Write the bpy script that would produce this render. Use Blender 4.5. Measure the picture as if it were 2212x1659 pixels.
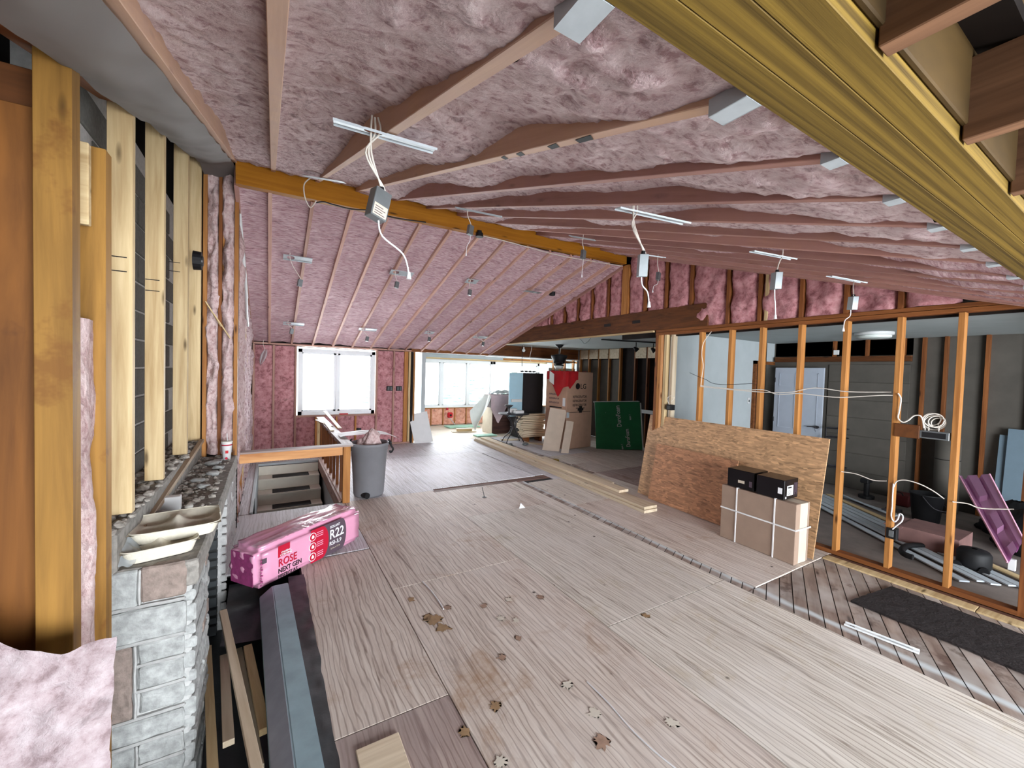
import bpy, bmesh, math, random
from mathutils import Vector, Matrix, noise
random.seed(7)
D = bpy.data
COL = bpy.context.scene.collection
for o in list(D.objects): D.objects.remove(o)
sc = bpy.context.scene
# ---------------------------------------------------------------- camera
FPX, CX, CY, CAMZ = 874.8, 1106.0, 829.5, 1.80
yaw, pit, roll = [math.radians(a) for a in (30.86, 1.72, 1.69)]
F_ = Vector((math.sin(yaw)*math.cos(pit), math.cos(yaw)*math.cos(pit), -math.sin(pit)))
r_ = Vector((math.cos(yaw), -math.sin(yaw), 0)); u_ = r_.cross(F_)
R2 = r_*math.cos(roll)+u_*math.sin(roll); U2 = -r_*math.sin(roll)+u_*math.cos(roll)
cd = D.cameras.new('camera'); cam = D.objects.new('camera', cd); COL.objects.link(cam)
cd.sensor_width = 36; cd.lens = FPX/2212*36; cd.clip_start = .03; cd.clip_end = 200
m = Matrix((R2, U2, -F_)).transposed().to_4x4(); m.translation = (0, 0, CAMZ); cam.matrix_world = m
sc.camera = cam
CAMP = Vector((0, 0, CAMZ))
def at(px, py, ax, v):
    """where the sight line through a measured photo point meets the plane axis=v of the room"""
    d = R2*((px-CX)/FPX) - U2*((py-CY)/FPX) + F_
    return CAMP + d*((v-CAMP[ax])/d[ax])
# ---------------------------------------------------------------- world, light, exposure
w = D.worlds.new('sky'); sc.world = w; w.use_nodes = True
bg = w.node_tree.nodes['Background']; bg.inputs[0].default_value = (.86, .93, 1, 1); bg.inputs[1].default_value = 5.0
sc.view_settings.view_transform = 'Standard'; sc.view_settings.look = 'None'
sc.view_settings.exposure = 1.48; sc.view_settings.gamma = 1; sc.view_settings.use_curve_mapping = False
def area(name, loc, rot, sx, sy, power, col):
    l = D.lights.new(name, 'AREA'); l.shape = 'RECTANGLE'; l.size = sx; l.size_y = sy; l.energy = power; l.color = col
    o = D.objects.new(name, l); COL.objects.link(o); o.location = loc; o.rotation_euler = [math.radians(a) for a in rot]
    return o
area('daylight_window', (1.29, 9.9, 1.46), (-90, 0, 0), 1.5, 1.35, 55, (.90, .95, 1))
area('daylight_bay', (6.1, 12.75, 1.35), (-90, 0, 0), 4.6, 1.4, 190, (.90, .95, 1))
area('daylight_patio', (2.2, -3.9, 1.25), (90, 0, 0), 4.6, 2.0, 215, (.93, .96, 1))
area('daylight_side_room', (6.8, -3.9, 1.45), (90, 0, 0), 1.6, 1.1, 10, (.9, .96, 1))
# ---------------------------------------------------------------- materials
MATS = {}
class NT:
    def __init__(s, name, rough=.7, metal=0, spec=.3):
        s.m = D.materials.new(name); s.m.use_nodes = True; s.t = s.m.node_tree
        s.b = s.t.nodes['Principled BSDF']; s.b.inputs['Roughness'].default_value = rough
        s.b.inputs['Metallic'].default_value = metal; s.b.inputs['Specular IOR Level'].default_value = spec
        MATS[name] = s.m
    def n(s, typ, **k):
        x = s.t.nodes.new(typ)
        for a, v in k.items():
            if a.startswith('i_'):
                x.inputs[a[2:].replace('_', ' ')].default_value = v
            else: setattr(x, a, v)
        return x
    def l(s, a, b): s.t.links.new(a, b)
    def coords(s, scale=(1, 1, 1), rnd=True, rot=(0, 0, 0)):
        tc = s.n('ShaderNodeTexCoord'); mp = s.n('ShaderNodeMapping'); mp.inputs['Scale'].default_value = scale; mp.inputs['Rotation'].default_value = rot
        if rnd:
            oi = s.n('ShaderNodeObjectInfo'); mu = s.n('ShaderNodeVectorMath', operation='MULTIPLY_ADD')
            cb = s.n('ShaderNodeCombineXYZ'); s.l(oi.outputs['Random'], cb.inputs[0]); s.l(oi.outputs['Random'], cb.inputs[1]); s.l(oi.outputs['Random'], cb.inputs[2])
            mu.inputs[1].default_value = (37, 53, 71); s.l(cb.outputs[0], mu.inputs[0]); s.l(tc.outputs['Object'], mu.inputs[2]); s.l(mu.outputs[0], mp.inputs[0])
        else: s.l(tc.outputs['Object'], mp.inputs[0])
        return mp.outputs[0]
    def noise(s, vec, scale, detail=4, rough=.55, dist=0):
        x = s.n('ShaderNodeTexNoise'); x.inputs['Scale'].default_value = scale; x.inputs['Detail'].default_value = detail
        x.inputs['Roughness'].default_value = rough; x.inputs['Distortion'].default_value = dist; s.l(vec, x.inputs['Vector']); return x.outputs[0]
    def ramp(s, fac, stops):
        x = s.n('ShaderNodeValToRGB'); e = x.color_ramp.elements
        while len(e) < len(stops): e.new(.5)
        for el, (p, c) in zip(e, stops): el.position = p; el.color = (*c, 1) if len(c) == 3 else c
        s.l(fac, x.inputs[0]); return x.outputs[0]
    def mix(s, fac, a, b, mode='MIX'):
        x = s.n('ShaderNodeMix', data_type='RGBA', blend_type=mode)
        for i, v in ((0, fac), (6, a), (7, b)):
            if hasattr(v, 'links'): s.l(v, x.inputs[i])
            else: x.inputs[i].default_value = v if i == 0 else ((*v, 1) if len(v) == 3 else v)
        return x.outputs[2]
    def bump(s, h, strength=.4, dist=.01):
        x = s.n('ShaderNodeBump'); x.inputs['Strength'].default_value = strength; x.inputs['Distance'].default_value = dist
        s.l(h, x.inputs['Height']); s.l(x.outputs[0], s.b.inputs['Normal'])
    def col(s, c):
        if hasattr(c, 'links'): s.l(c, s.b.inputs['Base Color'])
        else: s.b.inputs['Base Color'].default_value = (*c, 1)
    def objvar(s, c, lo=.85, hi=1.15):
        oi = s.n('ShaderNodeObjectInfo'); mr = s.n('ShaderNodeMapRange'); mr.inputs[3].default_value = lo; mr.inputs[4].default_value = hi
        s.l(oi.outputs['Random'], mr.inputs[0]); hs = s.n('ShaderNodeHueSaturation'); s.l(mr.outputs[0], hs.inputs['Value']); s.l(c, hs.inputs['Color']); return hs.outputs[0]
def plain(name, c, rough=.6, metal=0, spec=.3, var=.12, scale=8, bump=0):
    t = NT(name, rough, metal, spec); v = t.coords(); n = t.noise(v, scale, 5)
    a = tuple(max(0, x*(1-var)) for x in c); b = tuple(x*(1+var) for x in c)
    t.col(t.ramp(n, [(.3, a), (.7, b)]))
    if bump: t.bump(n, bump)
    return t.m
def wood(name, dark, light, stretch=(1.2, 22, 22), rough=.65, knots=True, dirt=None, var=.14, stain=None, dust=None):
    t = NT(name, rough, 0, .25); v = t.coords(stretch); n = t.noise(v, 1.0, 6, .6, .4)
    c = t.ramp(n, [(.28, dark), (.5, tuple((a+b)/2 for a, b in zip(dark, light))), (.72, light)])
    v2 = t.coords((1, 1, 1))
    if knots:
        vo = t.n('ShaderNodeTexVoronoi'); vo.inputs['Scale'].default_value = 1; mp = t.coords((2.1, 9, 9)); t.l(mp, vo.inputs['Vector'])
        k = t.ramp(vo.outputs['Distance'], [(.05, (0, 0, 0)), (.14, (1, 1, 1))]); c = t.mix(k, tuple(x*.35 for x in dark), c)
    big = t.noise(v2, 2.2, 3); c = t.mix(t.ramp(big, [(.42, (0, 0, 0)), (.68, (1, 1, 1))]), c, dirt or tuple(x*.8 for x in light))if dirt else c
    if stain:
        g = t.noise(v2, 3.1, 5, .7); c = t.mix(t.ramp(g, [(.58, (0, 0, 0)), (.66, (.7, .7, .7))]), c, stain)
    if dust:   # overspray of the pink foam
        g = t.noise(v2, 5, 6, .7); c = t.mix(t.ramp(g, [(.3, (.2, .2, .2)), (.62, (.85, .85, .85))]), c, dust)
    c = t.objvar(c, 1-var, 1+var); t.col(c); t.bump(n, .25, .004); return t.m
def S(r, g, b):  # sRGB 0-255 to linear
    f = lambda x: (x/255/12.92) if x/255 <= .04045 else ((x/255+.055)/1.055)**2.4
    return (f(r), f(g), f(b))
M_rafter = wood('rafter_spruce', S(138, 96, 84), S(192, 148, 128), dust=S(172, 130, 124))
M_rafter_b = wood('rafter_spruce_pale', S(166, 126, 98), S(214, 180, 148), dust=S(190, 156, 138))
M_stud = wood('stud_amber', S(136, 84, 38), S(184, 130, 72))
M_studdk = wood('stud_brown', S(88, 48, 22), S(140, 86, 44))
M_studlt = wood('stud_fresh', S(168, 140, 98), S(212, 190, 148))
M_post = wood('post_orange', S(108, 76, 32), S(158, 116, 54), stretch=(1, 14, 14), stain=S(110, 70, 30))
M_ply_or = wood('ply_orange_dark', S(68, 38, 18), S(108, 64, 30), stretch=(1, 9, 9))
M_lvl = wood('laminated_beam', S(62, 46, 14), S(134, 108, 44), stretch=(.6, 70, 70), knots=False)
M_ridge = wood('ridge_ochre', S(132, 80, 10), S(178, 118, 26), stretch=(.8, 16, 16))
M_joist = wood('joist_brown', S(78, 52, 36), S(136, 100, 74))
M_beamshade = wood('beam_side_shade', S(44, 32, 14), S(80, 60, 28), stretch=(2, 5, 5), knots=False)  # dark tone paints shade onto the beam side that faces the patio daylight
M_raftfar = wood('rafter_far', S(176, 132, 118), S(214, 178, 160))
M_battgrey = None
M_header = wood('header_darkbrown', S(66, 36, 16), S(112, 66, 32), stretch=(3, 3, 20))
M_lumber = wood('lumber_pale', S(184, 164, 136), S(220, 206, 182), stretch=(1, 18, 18))
M_oldwood = wood('weathered_stick', S(140, 118, 96), S(196, 176, 150))
M_cedar = wood('cedar_rail', S(168, 108, 62), S(224, 172, 118), stretch=(1, 16, 16))
M_railtop = wood('rail_top_grey', S(128, 110, 104), S(176, 160, 154))
M_curbw = wood('curb_pinkwood', S(150, 120, 108), S(190, 165, 152))
def floor_mat(name, dark, mid, light, stain, amt=.5, wh=(.5, .5, .55), grain=(28, 1.3, 6)):
    t = NT(name, .62, 0, .3); v = t.coords(grain); g = t.noise(v, 1, 7, .65, .9)
    c = t.ramp(g, [(.30, dark), (.43, mid), (.64, light)])
    wv = t.n('ShaderNodeTexWave', wave_type='BANDS', bands_direction='X'); wv.inputs['Scale'].default_value = 5.5; wv.inputs['Distortion'].default_value = 11; wv.inputs['Detail'].default_value = 3; wv.inputs['Detail Scale'].default_value = .8
    t.l(t.coords((1.6, .35, 1)), wv.inputs['Vector'])
    c = t.mix(t.ramp(wv.outputs['Fac'], [(0, (.6, .6, .6)), (.2, (0, 0, 0))]), c, dark)
    v2 = t.coords((1, 1, 1)); s = t.noise(v2, 2.3, 6, .72, .6)
    c = t.mix(t.ramp(s, [(.56, (0, 0, 0)), (.72, (amt, amt, amt))]), c, stain)
    s2 = t.noise(v2, 6.2, 6, .75, 1.2); c = t.mix(t.ramp(s2, [(.66, (0, 0, 0)), (.74, (amt*.9,)*3)]), c, tuple(x*.5 for x in stain))
    s3 = t.noise(t.coords((.9, .9, 1)), 1.1, 5, .6); c = t.mix(t.ramp(s3, [(.45, (0, 0, 0)), (.7, (.55, .55, .55))]), c, wh)
    vo = t.n('ShaderNodeTexVoronoi'); vo.inputs['Scale'].default_value = 2.6; t.l(v2, vo.inputs['Vector'])
    c = t.mix(t.ramp(vo.outputs['Distance'], [(.02, (1, 1, 1)), (.05, (0, 0, 0))]), c, tuple(x*.35 for x in dark))
    t.col(t.objvar(c, .9, 1.08)); t.bump(g, .25, .003); return t.m
M_ply = floor_mat('subfloor_plywood', S(128, 110, 100), S(188, 174, 163), S(212, 202, 192), S(150, 116, 84), .7, S(208, 200, 194))
M_plydk = floor_mat('subfloor_plywood_stained', S(112, 90, 84), S(158, 138, 132), S(186, 168, 160), S(120, 92, 80), .8, S(170, 156, 152))
M_plylt = floor_mat('subfloor_plywood_pale', S(134, 120, 108), S(200, 191, 180), S(222, 215, 205), S(168, 148, 104), .5, S(220, 214, 208))
M_plyosb = floor_mat('subfloor_dusty', S(140, 134, 134), S(186, 182, 184), S(212, 210, 214), S(160, 148, 148), .3, S(212, 212, 218))
M_board = wood('subfloor_board', S(110, 90, 82), S(160, 142, 130), stretch=(2, 18, 18), stain=S(92, 72, 64), dirt=S(176, 168, 162))
def smear(m, xc, col):
    t = m.node_tree; N = t.nodes; b = N['Principled BSDF']; src = b.inputs['Base Color'].links[0].from_socket
    g = N.new('ShaderNodeNewGeometry'); sp = N.new('ShaderNodeSeparateXYZ'); t.links.new(g.outputs['Position'], sp.inputs[0])
    nz = N.new('ShaderNodeTexNoise'); nz.inputs['Scale'].default_value = 4; nz.inputs['Detail'].default_value = 6; t.links.new(g.outputs['Position'], nz.inputs['Vector'])
    a = N.new('ShaderNodeMath'); a.operation = 'SUBTRACT'; t.links.new(sp.outputs[0], a.inputs[0]); a.inputs[1].default_value = xc-.02
    n2 = N.new('ShaderNodeMath'); n2.operation = 'MULTIPLY_ADD'; t.links.new(nz.outputs[0], n2.inputs[0]); n2.inputs[1].default_value = -.09; n2.inputs[2].default_value = .025; 
    c = N.new('ShaderNodeMath'); c.operation = 'ADD'; t.links.new(a.outputs[0], c.inputs[0]); t.links.new(n2.outputs[0], c.inputs[1])
    d = N.new('ShaderNodeMath'); d.operation = 'ABSOLUTE'; t.links.new(c.outputs[0], d.inputs[0])
    mr = N.new('ShaderNodeMapRange'); t.links.new(d.outputs[0], mr.inputs[0]); mr.inputs[1].default_value = .012; mr.inputs[2].default_value = .05; mr.inputs[3].default_value = .9; mr.inputs[4].default_value = 0
    mx = N.new('ShaderNodeMix'); mx.data_type = 'RGBA'; t.links.new(mr.outputs[0], mx.inputs[0]); t.links.new(src, mx.inputs[6]); mx.inputs[7].default_value = (*col, 1); t.links.new(mx.outputs[2], b.inputs['Base Color'])
smear(M_board, 3.63, S(200, 206, 208))
M_boarddk = wood('subfloor_board_brown', S(78, 50, 40), S(122, 88, 74), stretch=(2, 14, 14))
M_conc = plain('side_room_floor', S(120, 110, 104), .85, var=.2, scale=5, bump=.3)
def osb(name, base, warm=1):
    t = NT(name, .6, 0, .25)
    vec = t.coords((18, 62, 62)); nz = t.n('ShaderNodeTexNoise'); nz.inputs['Scale'].default_value = 4; t.l(t.coords((1, 1, 1)), nz.inputs['Vector'])
    ad = t.n('ShaderNodeVectorMath', operation='MULTIPLY_ADD'); ad.inputs[1].default_value = (3.5, 3.5, 3.5); t.l(nz.outputs['Color'], ad.inputs[0]); t.l(vec, ad.inputs[2])
    vo = t.n('ShaderNodeTexVoronoi'); vo.inputs['Scale'].default_value = 1; t.l(ad.outputs[0], vo.inputs['Vector'])
    bw = t.n('ShaderNodeSeparateColor'); t.l(vo.outputs['Color'], bw.inputs[0])
    c = t.ramp(bw.outputs[0], [(0, tuple(x*.42 for x in base)), (.12, tuple(x*.75 for x in base)), (.5, base), (.92, tuple(min(1, x*1.35) for x in base)), (1, tuple(min(1, x*1.7) for x in base))])
    g = t.noise(t.coords((6, 60, 60)), 1, 4); c = t.mix(.35, c, t.ramp(g, [(.3, tuple(x*.5 for x in base)), (.7, tuple(min(1, x*1.3) for x in base))]))
    t.col(c); t.bump(bw.outputs[0], .25, .003); return t.m
M_osb = osb('oriented_strand_board', S(184, 146, 108)); M_osb2 = osb('oriented_strand_board_reddish', S(176, 128, 94))
def pinkfoam(name, a, b, c_, scale=30, bs=.6, streak=(1, 1, 1)):
    t = NT(name, .9, 0, .12); v = t.coords(streak); n = t.noise(v, scale, 6, .65); big = t.noise(t.coords((1, 1, 1)), 2.5, 4)
    c = t.ramp(n, [(.36, a), (.47, b), (.66, c_)]); c = t.mix(t.ramp(big, [(.35, (0, 0, 0)), (.7, (.4, .4, .4))]), c, a)
    n3 = t.noise(v, scale*.45, 5, .7, .5); c = t.mix(t.ramp(n3, [(.30, (.8, .8, .8)), (.44, (0, 0, 0))]), c, tuple(x*.6 for x in a))
    t.col(c); t.bump(n, bs, .015); return t.m
M_foam = pinkfoam('spray_foam_near', S(164, 134, 136), S(210, 188, 190), S(230, 215, 216), 26, 1)
M_battgrey = pinkfoam('fibreglass_dusty', S(130, 112, 114), S(158, 142, 144), S(178, 166, 168), 16, 1)
M_foamfar = pinkfoam('spray_foam_far', S(160, 122, 128), S(196, 164, 169), S(222, 200, 204), 10, .7, (1.2, 6, 1.2))
M_batt = pinkfoam('fibreglass_batt', S(146, 96, 100), S(184, 130, 134), S(204, 156, 158), 14, 1)
M_battlt = pinkfoam('fibreglass_batt_pale', S(172, 142, 140), S(200, 176, 174), S(218, 200, 198), 24, 1)
M_battor = pinkfoam('fibreglass_batt_peach', S(190, 130, 108), S(214, 156, 134), S(228, 180, 160), 12, .6)
M_white = plain('white_paint', S(214, 216, 216), .5, var=.03)
M_vinyl = plain('window_vinyl', S(226, 230, 232), .35, var=.02)
M_drywall = plain('drywall_white', S(176, 184, 186), .8, var=.05, scale=3)
M_drywallc = plain('ceiling_drywall', S(168, 176, 176), .85, var=.05, scale=3)
M_doorp = plain('door_paint', S(172, 180, 192), .45, var=.03)
M_black = plain('black_plastic', S(18, 18, 20), .6, var=.2)
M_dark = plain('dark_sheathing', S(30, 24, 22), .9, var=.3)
M_deck = plain('roof_deck_dark', S(26, 18, 14), .9, var=.3)
M_paper = plain('grey_wall_board', S(84, 80, 74), .85, var=.12, scale=4)
M_metal = plain('galvanised_metal', S(176, 184, 188), .45, .3, .5, .1, 14)
M_metald = plain('steel_box_grey', S(122, 128, 130), .4, .6, .5, .1, 14)
M_cable = plain('cable_white', S(214, 208, 198), .5, var=.04)
M_cabled = plain('cable_black', S(18, 18, 20), .5, var=.1)
M_can = plain('bin_grey_plastic', S(118, 118, 122), .5, var=.05)
M_card = plain('cardboard_brown', S(150, 128, 112), .8, var=.06)
M_cardlg = plain('cardboard_tan', S(176, 140, 118), .8, var=.06)
M_cardlt = plain('cardboard_pale', S(190, 178, 160), .8, var=.05)
M_ink = plain('print_black', S(24, 20, 20), .7, var=.1)
M_inkw = plain('print_white', S(225, 225, 228), .6, var=.02)
M_inkred = plain('print_crimson', S(176, 20, 50), .5, var=.04)
M_inkgrey = plain('print_plum_grey', S(84, 70, 80), .5, var=.04)
M_strap = plain('strap_white', S(226, 226, 226), .4, var=.02)
M_red = plain('red_fabric', S(150, 18, 22), .8, var=.2, scale=5)
M_green = plain('foam_board_green', S(16, 104, 58), .55, var=.08)
M_foamedge = plain('foam_board_edge', S(190, 196, 192), .7, var=.04)
M_stone = plain('limestone', S(156, 158, 156), .9, var=.3, scale=22, bump=1)
M_stonebr = plain('brown_stone', S(134, 120, 112), .9, var=.25, scale=26, bump=1)
M_mortar = plain('mortar_grey', S(172, 172, 170), .9, var=.12, scale=30, bump=.5)
M_plypale = plain('pale_plywood', S(200, 184, 166), .7, var=.07, scale=5)
M_mantel = plain('mantel_dusty', S(134, 130, 124), .9, var=.35, scale=20, bump=.8)
M_cinder = plain('cinder_block', S(96, 96, 92), .95, var=.15, scale=40, bump=.6)
M_rubble = plain('rubble', S(150, 144, 136), .95, var=.45, scale=30, bump=.7)
M_beam = plain('blue_grey_paint', S(136, 160, 168), .5, .1, .4, .14, 7, .1)
M_beam_shading = plain('blue_grey_side_shading', S(150, 154, 166), .5, .1, .4, .14, 7, .1)  # same paint retoned: light on the sloped side is set in the colour
M_membrane = plain('black_membrane', S(40, 44, 46), .45, 0, .5, .4, 6, .5)
M_mat = plain('dark_fabric_mat', S(38, 32, 32), .95, var=.4, scale=60, bump=.8)
M_tread = plain('tread_beige', S(222, 218, 204), .6, var=.05)
M_pulp = plain('moulded_pulp', S(206, 200, 184), .9, var=.06, scale=40, bump=.2)
M_pebble = plain('pebble_white', S(206, 204, 196), .8, var=.06)
M_pinkpl = plain('pink_packaging', S(222, 166, 190), .35, 0, .5, .06, 4)
M_pinkdk = plain('magenta_packaging', S(150, 64, 112), .35, 0, .5, .25, 30)
M_pinkch = plain('pink_vent_plastic', S(196, 140, 186), .35, 0, .5, .08, 4)
M_siding = plain('siding_bluegrey', S(178, 186, 192), .5, var=.06)
M_bluep = plain('bluegrey_board', S(104, 122, 134), .5, var=.04)
M_fridge = plain('fridge_black', S(26, 27, 32), .35, var=.08)
M_fridgel = plain('fridge_door_pale', S(168, 204, 220), .4, var=.03)
M_cabw = wood('cabinet_walnut', S(52, 32, 28), S(92, 60, 52))
M_cloth = plain('drop_cloth', S(198, 174, 176), .9, var=.1, scale=4)
M_clothw = plain('drop_cloth_white', S(214, 218, 214), .9, var=.06, scale=4)
M_iron = plain('wrought_iron', S(64, 62, 66), .5, .5, .5)
M_beltr = plain('red_plastic', S(186, 26, 36), .5, var=.1)
M_tape = plain('brass_coil', S(140, 116, 50), .5, .3)
M_paperw = plain('paper_white', S(214, 214, 214), .7, var=.04)
M_leaf = plain('pale_conifer', S(130, 184, 160), .9, var=.2)
M_snow = plain('pale_ground', S(205, 210, 200), .9, var=.1)
def thin(name, c, alpha, rough=.15):
    t = NT(name, rough, 0, .5); t.col(c); t.b.inputs['Alpha'].default_value = alpha; return t.m
M_poly = thin('poly_sheet', S(118, 112, 110), .95, .75); M_clear = thin('clear_bag', S(190, 196, 200), .5, .08)
M_lampg = plain('lamp_glass', S(214, 222, 218), .3, var=.02)
t = NT('window_glass', .02); t.t.nodes.remove(t.b); tr = t.n('ShaderNodeBsdfTransparent'); gl = t.n('ShaderNodeBsdfGlossy'); gl.inputs['Roughness'].default_value = .03
fr = t.n('ShaderNodeFresnel'); mx = t.n('ShaderNodeMixShader'); t.l(fr.outputs[0], mx.inputs[0]); t.l(tr.outputs[0], mx.inputs[1]); t.l(gl.outputs[0], mx.inputs[2]); t.l(mx.outputs[0], t.t.nodes['Material Output'].inputs[0])
M_glass = t.m
# ---------------------------------------------------------------- mesh helpers
def link(name, me, parent=None, loc=None, mat=None, rot=None):
    o = D.objects.new(name, me); COL.objects.link(o)
    mw = Matrix.Identity(4)
    if rot is not None: mw = rot.to_4x4()
    if loc is not None: mw.translation = loc
    if mat and me: me.materials.append(mat)
    if parent:
        o.parent = parent; o.matrix_parent_inverse = PW[parent.name].inverted()
    o.matrix_basis = mw; PW[o.name] = mw.copy()
    return o
PW = {}
def tag(o, label=None, cat=None, group=None, kind=None):
    if label: o['label'] = label
    if cat: o['category'] = cat
    if group: o['group'] = group
    if kind: o['kind'] = kind
    return o
def thing(name, label, cat, loc=(0, 0, 0), group=None, parent=None):
    o = link(name, None, parent, Vector(loc)); o.empty_display_size = .05; return tag(o, label, cat, group)
class MB:
    def __init__(s): s.bm = bmesh.new()
    def box(s, lo, hi, rot=None, c=None):
        lo, hi = Vector(lo), Vector(hi); mid = (lo+hi)/2; d = hi-lo
        m = Matrix.Translation(c if c else mid) @ (rot.to_4x4() if rot else Matrix()) @ Matrix.Diagonal((*[abs(x) for x in d], 1))
        bmesh.ops.create_cube(s.bm, size=1, matrix=m); return s
    def poly(s, pts, thick=None):
        """solid prism of a polygon pushed by vector thick"""
        a = [s.bm.verts.new(p) for p in pts]; f = s.bm.faces.new(a)
        if thick is not None:
            t_ = Vector(thick); b = [s.bm.verts.new(Vector(p)+t_) for p in pts]; s.bm.faces.new(list(reversed(b)))
            n = len(a)
            for i in range(n): s.bm.faces.new((a[i], b[i], b[(i+1) % n], a[(i+1) % n]))
        bmesh.ops.recalc_face_normals(s.bm, faces=s.bm.faces); return s
    def cyl(s, p0, p1, r0, r1=None, n=20, caps=True):
        p0, p1 = Vector(p0), Vector(p1); r1 = r0 if r1 is None else r1; d = p1-p0
        q = d.to_track_quat('Z', 'Y').to_matrix().to_4x4(); m = Matrix.Translation((p0+p1)/2) @ q
        bmesh.ops.create_cone(s.bm, cap_ends=caps, segments=n, radius1=r0, radius2=r1, depth=d.length, matrix=m); return s
    def sph(s, c, r, n=12, sc_=(1, 1, 1)):
        bmesh.ops.create_uvsphere(s.bm, u_segments=n, v_segments=max(6, n*2//3), radius=r, matrix=Matrix.Translation(c) @ Matrix.Diagonal((*sc_, 1))); return s
    def tube(s, pts, r, n=8, smooth=True):
        P = [Vector(p) for p in pts]
        if smooth and len(P) > 2:
            Q = []
            for i in range(len(P)-1):
                a, b, c, d = P[max(0, i-1)], P[i], P[i+1], P[min(len(P)-1, i+2)]
                for k in range(5):
                    u = k/5; Q.append(.5*((2*b)+(c-a)*u+(2*a-5*b+4*c-d)*u*u+(-a+3*b-3*c+d)*u**3))
            Q.append(P[-1]); P = Q
        rings = []; up = Vector((.13, .31, .94))
        for i, p in enumerate(P):
            tdir = (P[min(i+1, len(P)-1)]-P[max(i-1, 0)]).normalized(); x = tdir.cross(up)
            if x.length < .05: x = tdir.cross(Vector((1, 0, 0)))
            x.normalize(); y = tdir.cross(x)
            rings.append([s.bm.verts.new(p+(x*math.cos(6.2832*k/n)+y*math.sin(6.2832*k/n))*r) for k in range(n)])
        for a, b in zip(rings, rings[1:]):
            for k in range(n): s.bm.faces.new((a[k], a[(k+1) % n], b[(k+1) % n], b[k]))
        s.bm.faces.new(rings[0]); s.bm.faces.new(list(reversed(rings[-1]))); return s
    def lathe(s, prof, c, n=32):
        c = Vector(c); rings = [[s.bm.verts.new(c+Vector((r*math.cos(6.2832*k/n), r*math.sin(6.2832*k/n), z))) for k in range(n)] for r, z in prof]
        for a, b in zip(rings, rings[1:]):
            for k in range(n): s.bm.faces.new((a[k], a[(k+1) % n], b[(k+1) % n], b[k]))
        if prof[0][0] < .6*max(p[0] for p in prof) or True:
            s.bm.faces.new(list(reversed(rings[0])))
        return s
    def grid(s, fn, nu, nv):
        V = [[s.bm.verts.new(fn(i/nu, j/nv)) for j in range(nv+1)] for i in range(nu+1)]
        for i in range(nu):
            for j in range(nv): s.bm.faces.new((V[i][j], V[i+1][j], V[i+1][j+1], V[i][j+1]))
        return s
    def bevel(s, w, seg=1):
        bmesh.ops.bevel(s.bm, geom=[e for e in s.bm.edges if len(e.link_faces) == 2 and e.calc_face_angle(0) > .5], offset=w, segments=seg, affect='EDGES', clamp_overlap=True); return s
    def build(s, name, mat, parent=None, smooth=False, keep=False):
        me = D.meshes.new(name)
        if smooth:
            for f in s.bm.faces: f.smooth = True
        vs = [v.co for v in s.bm.verts]
        c = Vector([(min(v[i] for v in vs)+max(v[i] for v in vs))/2 for i in range(3)])
        bmesh.ops.translate(s.bm, verts=s.bm.verts, vec=-c); s.bm.to_mesh(me); s.bm.free()
        return link(name, me, parent, c, mat)
def box(name, lo, hi, mat, parent=None, bev=.003):
    b = MB().box(lo, hi)
    if bev: b.bevel(min(bev, min(abs(h-l) for l, h in zip(lo, hi))*.3))
    return b.build(name, mat, parent)
def bar(name, p0, p1, w_, h_, mat, parent=None, up=(0, 0, 1), bev=.002, below=False):
    """timber whose own x axis runs along its length; w_ across, h_ along up. p0,p1 on the axis (or on the bottom line when below)"""
    p0, p1 = Vector(p0), Vector(p1); d = p1-p0; L = d.length; x = d.normalized(); u = Vector(up)
    y = u.cross(x).normalized(); z = x.cross(y)
    mid = (p0+p1)/2 + (z*h_/2 if below else Vector())
    b = MB().box((-L/2, -w_/2, -h_/2), (L/2, w_/2, h_/2))
    if bev: b.bevel(min(bev, w_*.3, h_*.3))
    me = D.meshes.new(name); b.bm.to_mesh(me); b.bm.free()
    return link(name, me, parent, mid, mat, Matrix((x, y, z)).transposed())
def stud(name, y0, y1, x0, x1, z0, z1, mat, parent=None, wander=0):
    """upright timber"""
    c = ((x0+x1)/2, (y0+y1)/2)
    return bar(name, (c[0], c[1], z0), (c[0]+wander, c[1], z1), abs(y1-y0), abs(x1-x0), mat, parent, up=(1, 0, 0))
DG = None
def text(s, size, origin, xd, yd, mat, parent, name='lettering', align='LEFT', extr=.0008, sx=1.0):
    cu = D.curves.new(name, 'FONT'); cu.body = s; cu.size = size; cu.extrude = extr; cu.align_x = align; cu.space_character = 1.0; cu.resolution_u = 3; cu.offset = size*.012
    o = D.objects.new('tmp', cu); COL.objects.link(o); bpy.context.view_layer.update()
    me = D.meshes.new_from_object(o.evaluated_get(bpy.context.evaluated_depsgraph_get())); D.objects.remove(o); me.materials.clear()
    x = Vector(xd).normalized(); y = Vector(yd); y = (y-x*y.dot(x)).normalized(); z = x.cross(y)
    me.transform(Matrix.Diagonal((sx, 1, 1, 1)))
    return link(name, me, parent, Vector(origin)+z*.002, mat, Matrix((x, y, z)).transposed())
def patch(name, c, xd, yd, wd, ht, mat, parent, off=.002, th=.001):
    x = Vector(xd).normalized(); y = Vector(yd); y = (y-x*y.dot(x)).normalized(); z = x.cross(y); b = MB().box((-wd/2, -ht/2, -th/2), (wd/2, ht/2, th/2))
    me = D.meshes.new(name); b.bm.to_mesh(me); b.bm.free(); return link(name, me, parent, Vector(c)+z*off, mat, Matrix((x, y, z)).transposed())
def fbm(p, s=1, o=4): return noise.fractal(Vector(p)*s, 1.0, 2.0, o)
def struct(o): o['kind'] = 'structure'; return o
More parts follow.
